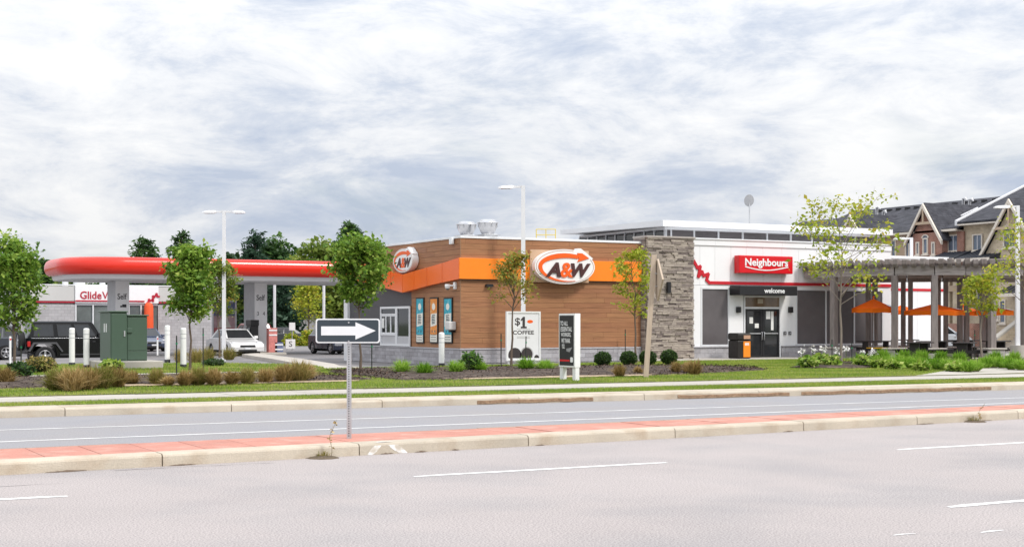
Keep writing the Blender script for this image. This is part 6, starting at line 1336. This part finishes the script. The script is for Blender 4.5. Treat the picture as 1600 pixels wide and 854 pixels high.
# ---- ornamental grasses and shrubs in the beds
TAN = leafmat('dry_grass', [C('#5c5228'), C('#8d7845'), C('#b89c6a'), C('#dcc794')], .8, .3); TANG = leafmat('half_green_grass', [C('#5a6328'), C('#80803a'), C('#a3925a'), C('#bfa873')], .8, .3); GRN = leafmat('bright_tuft', [C('#4f7a1c'), C('#74a02c'), C('#93b843'), C('#b4cc66')], .7, .35); BOX = leafmat('boxwood', [C('#1f3116'), C('#2f4a1f'), C('#43602a'), C('#5a7634')]); HOSTA = leafmat('hosta', [C('#5c8428'), C('#85a63a'), C('#a8bd58'), C('#c2c979')])
def blades(c, n, rad, h, rng, wd=.010, arch_=.5):
    a = rng.uniform(0, 6.283, n); r = rad * .42 * np.sqrt(rng.uniform(0, 1, n)); b = np.stack([c[0] + r * np.cos(a), c[1] + r * np.sin(a), np.full(n, c[2] - .03)], 1); a2 = a + rng.normal(size=n) * .7; out = rad * np.abs(rng.normal(size=n) * .62).clip(0, 1.5); L_ = h * rng.uniform(.45, 1.15, n) * (1 - .38 * out / rad)
    o = np.stack([np.cos(a2), np.sin(a2), np.zeros(n)], 1); s = np.stack([-np.sin(a2 + rng.normal(size=n)), np.cos(a2 + rng.normal(size=n)), np.zeros(n)], 1) * wd
    m1 = b + o * (out * .35)[:, None] + np.array([0, 0, 1]) * (L_ * .65)[:, None]; tp_ = b + o * out[:, None] + np.array([0, 0, 1]) * (L_ * (1 - arch_ * rng.uniform(0, .5, n)))[:, None]
    return np.concatenate([np.stack([b - s, b + s, m1 + s * .8, m1 - s * .8], 1), np.stack([m1 - s * .8, m1 + s * .8, tp_ + s * .15, tp_ - s * .15], 1)], 0)
def tuft(name, px, yb, hw, hpx, n, lm, lab, seed, cat='grass clump', group='ornamental grass clumps', wd=.010, z=.27, arch_=.5):
    rng = np.random.default_rng(seed); p = gnd(px, yb, z); k = depth(p) / F; t = thing(name, lab, cat, p, group); V = blades(p, n, hw * k, hpx * k, rng, wd, arch_); v = rng.uniform(0, 1, n); v = .6 * v + .4 * rng.uniform(0, 1); quads('blades', V, np.concatenate([v, v]), lm, t)
    MB().lathe([(hw * k * .34, -.06), (hw * k * .30, .04), (.02, .09)], p, 10).build('crown_base', mat('grass_crown', (.16, .13, .07), .95), t); return t
tans = [(88, 606, 20, 34), (112, 607, 22, 36), (136, 605, 20, 34), (160, 603, 20, 34), (184, 601, 18, 30), (206, 598, 12, 20), (245, 598, 14, 24), (263, 599, 10, 14), (289, 599, 14, 22), (309, 598, 16, 26), (334, 598, 15, 25), (362, 597, 13, 20), (386, 596, 14, 24), (415, 595, 14, 22), (444, 594, 18, 28), (468, 593, 20, 32), (480, 591, 14, 26), (8, 598, 16, 26)]
for i, (px, yb, hw, h) in enumerate(tans):
    tuft('grass_clump', px, yb, hw * 1.3, h * 1.12, 760, TAN if (i * 7) % 3 else TANG, 'dry tan grass clump, number %s from the left along the front of the left bed' % ['two', 'three', 'four', 'five', 'six', 'seven', 'eight', 'nine', 'ten', 'eleven', 'twelve', 'thirteen', 'fourteen', 'fifteen', 'sixteen', 'seventeen', 'eighteen', 'one'][i], 200 + i, wd=.011)
for i, (px, yb, hw, h, lab) in enumerate(((306, 566, 18, 26, 'pale grass clump left of the slimmer leafy tree'), (325, 563, 16, 26, 'pale grass clump between the two leafy trees and the white car'), (358, 560, 17, 22, 'pale grass clump in front of the white sedan'), (280, 565, 12, 24, 'pale grass clump between the two right bollards'))): tuft('grass_clump', px, yb, hw, h, 380, TANG, lab, 230 + i, wd=.012, z=.2)
for i, (px, yb, hw, h, lab) in enumerate(((968, 585, 15, 20, 'tan grass clump in front of the first round shrubs'), (997, 582, 10, 13, 'small brownish grass clump left of the timber post'), (1056, 580, 13, 20, 'tan grass clump right of the timber post'), (1085, 582, 18, 25, 'tan grass clump at the right end of the middle bed'), (1074, 580, 12, 20, 'tan grass clump between the two right of the timber post'))): tuft('grass_clump', px, yb, hw, h, 400, TAN, lab, 240 + i, wd=.012)
for i, (px, yb, hw, h, lab) in enumerate(((628, 582, 19, 25, 'bright green grass tuft right of the one-way sign, first of the row'), (663, 584, 19, 22, 'bright green grass tuft second from the one-way sign'), (712, 582, 18, 24, 'bright green grass tuft below the restaurant corner, left one'), (750, 579, 17, 19, 'bright green grass tuft left of the sparse tree'), (822, 577, 19, 24, 'bright green grass tuft in front of the coffee board'), (852, 577, 19, 19, 'bright green grass tuft left of the message board'))): tuft('grass_tuft', px, yb, hw, h, 520, GRN, lab, 250 + i, group='bright green tufts', wd=.013)
def shrub(name, px, yb, hw, hpx, lm, lab, seed, n=1500, ls=.05, z=.25, group='shrubs in the beds', sq=1.0, rough=.12):
    rng = np.random.default_rng(seed); p = gnd(px, yb, z); k = depth(p) / F; rad, H = hw * k, hpx * k; t = thing(name, lab, 'shrub', p, group); q = rng.normal(size=(n, 3)); q /= np.linalg.norm(q, axis=1)[:, None]
    r = (1 - rough * rng.uniform(0, 1, n) + rough * .6 * np.sin(q[:, 0] * 7 + seed) * np.cos(q[:, 1] * 6)); pos = q * r[:, None] * np.array([rad, rad, H / 2]) + np.array([p.x, p.y, z + H / 2]); pos[:, 2] = pos[:, 2].clip(z)
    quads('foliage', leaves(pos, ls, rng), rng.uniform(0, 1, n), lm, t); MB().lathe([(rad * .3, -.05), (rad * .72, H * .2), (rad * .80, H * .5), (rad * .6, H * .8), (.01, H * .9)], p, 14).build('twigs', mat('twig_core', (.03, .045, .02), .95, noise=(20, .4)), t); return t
for i, (px, yb, lab) in enumerate(((942, 571, 'round clipped shrub left of the group, nearest the message board'), (982, 570, 'round clipped shrub under the slender yellow-green tree'), (1012, 569, 'round clipped shrub behind the timber post'), (1045, 568, 'round clipped shrub in front of the stone pillar'))): shrub('round_shrub', px, yb, 13, 22, BOX, lab, 300 + i, 2200, .05, group='round clipped shrubs', rough=.07)
shrub('leafy_bush', 735, 580, 16, 30, leafmat('bush_green', [C('#2c4a1c'), C('#426a26'), C('#5c8434'), C('#7fa045')]), 'taller dark leafy bush below the restaurant corner', 320, 1100, .10, rough=.45)
shrub('leafy_bush', 30, 590, 20, 24, G_DARK, 'dark leafy bush at the foot of the leftmost tree', 321, 1000, .10, rough=.4); shrub('leafy_bush', 62, 579, 24, 22, TANG, 'yellowish bush in front of the off-road vehicle', 322, 1300, .09, rough=.4); shrub('leafy_bush', 176, 577, 16, 14, HOSTA, 'pale leafy plant at the foot of the green cabinet', 323, 500, .13, rough=.4); shrub('low_juniper', 335, 571, 18, 11, BOX, 'low spreading dark shrub on the island lawn', 324, 1200, .06, z=.2, rough=.4)
for i, (px, yb, hw, h) in enumerate(((1262, 573, 14, 15), (1284, 571, 15, 18), (1300, 572, 13, 16), (1350, 572, 14, 16), (1372, 573, 12, 12), (1395, 575, 11, 11), (1440, 577, 12, 10), (1490, 578, 11, 9))):
    shrub('hosta_plant', px, yb, hw, h, HOSTA, 'pale broad-leaved plant, number %s from the left along the patio bed' % ['one', 'two', 'three', 'four', 'five', 'six', 'seven', 'eight'][i], 340 + i, 420, .15, group='broad-leaved plants of the patio bed', rough=.5)
ORD = 'first second third fourth fifth sixth seventh eighth ninth tenth eleventh twelfth thirteenth fourteenth fifteenth sixteenth seventeenth eighteenth nineteenth twentieth twenty-first twenty-second twenty-third twenty-fourth'.split()
pt = [(1345, 568), (1368, 570), (1388, 571), (1404, 570), (1420, 572), (1434, 573), (1450, 573), (1466, 574), (1480, 575), (1497, 576), (1512, 578), (1524, 577), (1540, 572), (1552, 571), (1566, 572), (1580, 574), (1595, 575), (1412, 562), (1440, 562), (1470, 563), (1500, 565), (1380, 561), (1555, 564), (1585, 565)]
for i, (px, yb) in enumerate(pt):
    o = tuft('grass_tuft', px, yb, 17, 20, 460, GRN, 'x', 370 + i, group='bright green tufts', wd=.013)
    o['label'] = 'bright green arching grass tuft before the pergola, %s from the left in the patio bed' % ORD[sorted(pt).index((px, yb))]; o['group'] = 'tufts of the patio bed'
# white flowers among the pale plants
rng = np.random.default_rng(77); m_pet = leafmat('white_petals', [C('#e8e6e0'), C('#ffffff')], .6, .2)
for i, (px, yb) in enumerate(((1254, 548), (1270, 545), (1286, 546), (1310, 548), (1322, 545), (1348, 550), (1362, 551))):
    p = atZ(px, HZ, 56.5); zt = atZ(px, yb, 56.5).z; t = thing('white_flower', 'white flower head on a thin stem, number %s from the left before the shop windows' % ['one', 'two', 'three', 'four', 'five', 'six', 'seven'][i], 'flower', (p.x, p.y, .25), 'white flowers'); MB().tube([(p.x, p.y, .2), (p.x, p.y, zt)], .012, 5).build('stem', mat('stem_green', (.12, .2, .05), .7), t)
    quads('petals', leaves(np.array([[p.x, p.y, zt]] * 26) + rng.normal(size=(26, 3)) * .07, .10, rng), rng.uniform(0, 1, 26), m_pet, t)
# weeds in the kerb joints
for px, yb, h, lab in ((487, 711, 60, 'dry weed with a tall stalk at the median kerb near the one-way sign'), (1489, 656, 30, 'dry weed with a thin stalk at the median kerb on the right')):
    p = gnd(px, yb, .0); p = Vector((p.x, MEDN(p.x) - .07, 0)); Z_ = depth(p); k = Z_ / F; rng = np.random.default_rng(px); t = thing('kerb_weed', lab, 'weed', p, 'kerb weeds'); V = blades(p + Vector((0, 0, .03)), 90, 17 * k, 14 * k, rng, .0035); quads('blades', V, rng.uniform(0, 1, 180), TANG, t)
    pts = [p + ex * (.10 + .02 * math.sin(i)) * 1 + Vector((0, 0, h * k * i / 8)) + ex * (.03 * max(0, i - 4) * k * 60) for i in range(9)]; MB().tube(pts, [.004 - .0003 * i for i in range(9)], 5).build('stalk', mat('dry_stalk', (.18, .13, .07), .9), t)
    n = 40; f = rng.uniform(.2, 1, n) * 7.99; P = np.array([tuple(pts[int(a)].lerp(pts[int(a) + 1], a % 1)) for a in f]); quads('seed_heads', leaves(P, .03, rng), rng.uniform(0, 1, n), TAN, t)
    mb = MB(); mb.lathe([(.22, .0), (.16, .02), (.02, .035)], p, 9).build('soil', mat('kerb_soil', (.12, .09, .06), .95, noise=(30, .4)), t)

# ---- lawn: uncountable, so one object of stuff for each patch
LAWN = leafmat('lawn_blades', [C('#577822'), C('#7a9832'), C('#9dae48'), C('#c0b86c')], .7, .3)
def inpoly(P, poly_):
    x, y = P[:, 0], P[:, 1]; c_ = np.zeros(len(P), bool); n = len(poly_)
    for i in range(n):
        (x0, y0), (x1, y1) = poly_[i], poly_[(i + 1) % n]; k_ = ((y0 > y) != (y1 > y)) & (x < (x1 - x0) * (y - y0) / (y1 - y0 + 1e-12) + x0); c_ ^= k_
    return c_
def lawn_patch(name, poly_, z, dens, h, wd, seed, holes=()):
    rng = np.random.default_rng(seed); xs_ = [a for a, b in poly_]; ys_ = [b for a, b in poly_]; n = int((max(xs_) - min(xs_)) * (max(ys_) - min(ys_)) * dens)
    P = np.stack([rng.uniform(min(xs_), max(xs_), n), rng.uniform(min(ys_), max(ys_), n)], 1); P = P[inpoly(P, poly_)]
    for q in holes: P = P[~inpoly(P, q)]
    dep = P[:, 0] * SN + P[:, 1] * CS; lat = P[:, 0] * CS - P[:, 1] * SN; P = P[np.abs(lat) < dep * .37]; n = len(P)
    pat = .5 + .25 * np.sin(P[:, 0] * 1.3 + 2 * np.sin(P[:, 1] * .9)) + .25 * np.sin(P[:, 1] * 2.1 + P[:, 0] * .35)
    b = np.concatenate([P, np.full((n, 1), z - .01)], 1); a = rng.uniform(0, 6.283, n); s = np.stack([np.cos(a), np.sin(a), np.zeros(n)], 1) * wd; o = rng.normal(size=(n, 3)) * np.array([.4, .4, 0]) * h; o[:, 2] = h * rng.uniform(.5, 1.2, n)
    V = np.stack([b - s, b + s, b + o], 1); quads(name, V, .45 * pat + .55 * rng.uniform(0, 1, n), LAWN, None, label='short green lawn grass of the ' + name.replace('_', ' '), kind='stuff', cat='grass')
vg = [(u, FARK(u) + .84) for u in range(0, 64, 4)] + [(u, 30.0) for u in range(60, -1, -4)]
lawn_patch('verge_grass', vg, .165, 900, .055, .006, 1)
lawn_patch('front_grass', [(0, 31.9), (50.0, 31.9), (50, 36.2), (45, 36.7), (38.4, 38.2), (36.8, 43.2), (40, 45), (43.4, 46), (43.4, 48.8), (33, 48.8), (25, 47.3), (17.7, 46.5), (16.0, 43.1), (0, 43.1)], .205, 420, .06, .008, 2, (BED1, BED2, [(gnd(1500, 575).x, gnd(1500, 575).y), (gnd(1445, 586).x, 31.8), (70, 31.8), (70, 42)]))
lawn_patch('island_grass', [(a, b) for a, b in isl if a > -21], .195, 170, .07, .012, 3)
# bark chips on the beds
rng = np.random.default_rng(9); CH_ = leafmat('bark_chips', [C('#221a17'), C('#3a2d28'), C('#54433a'), C('#7d6858')], .95, .0)
for i, bp in enumerate((BED1, BED2, BED3)):
    xs_ = [a for a, b in bp]; ys_ = [b for a, b in bp]; n = int((max(xs_) - min(xs_)) * (max(ys_) - min(ys_)) * 130); P = np.stack([rng.uniform(min(xs_), max(xs_), n), rng.uniform(min(ys_), max(ys_), n)], 1); P = P[inpoly(P, bp)]; n = len(P)
    cy = (min(ys_) + max(ys_)) / 2; hy = (max(ys_) - min(ys_)) / 2; zz = .30 - .07 * np.clip(np.abs(P[:, 1] - cy) / hy, 0, 1) ** 2
    quads('bark_chips', leaves(np.concatenate([P, zz[:, None]], 1), .06, rng, up=.6, aspect=.4), rng.uniform(0, 1, n), CH_, None, label='loose brown bark chips on the %s planting bed' % ('left', 'middle', 'patio')[i], kind='stuff', cat='mulch')
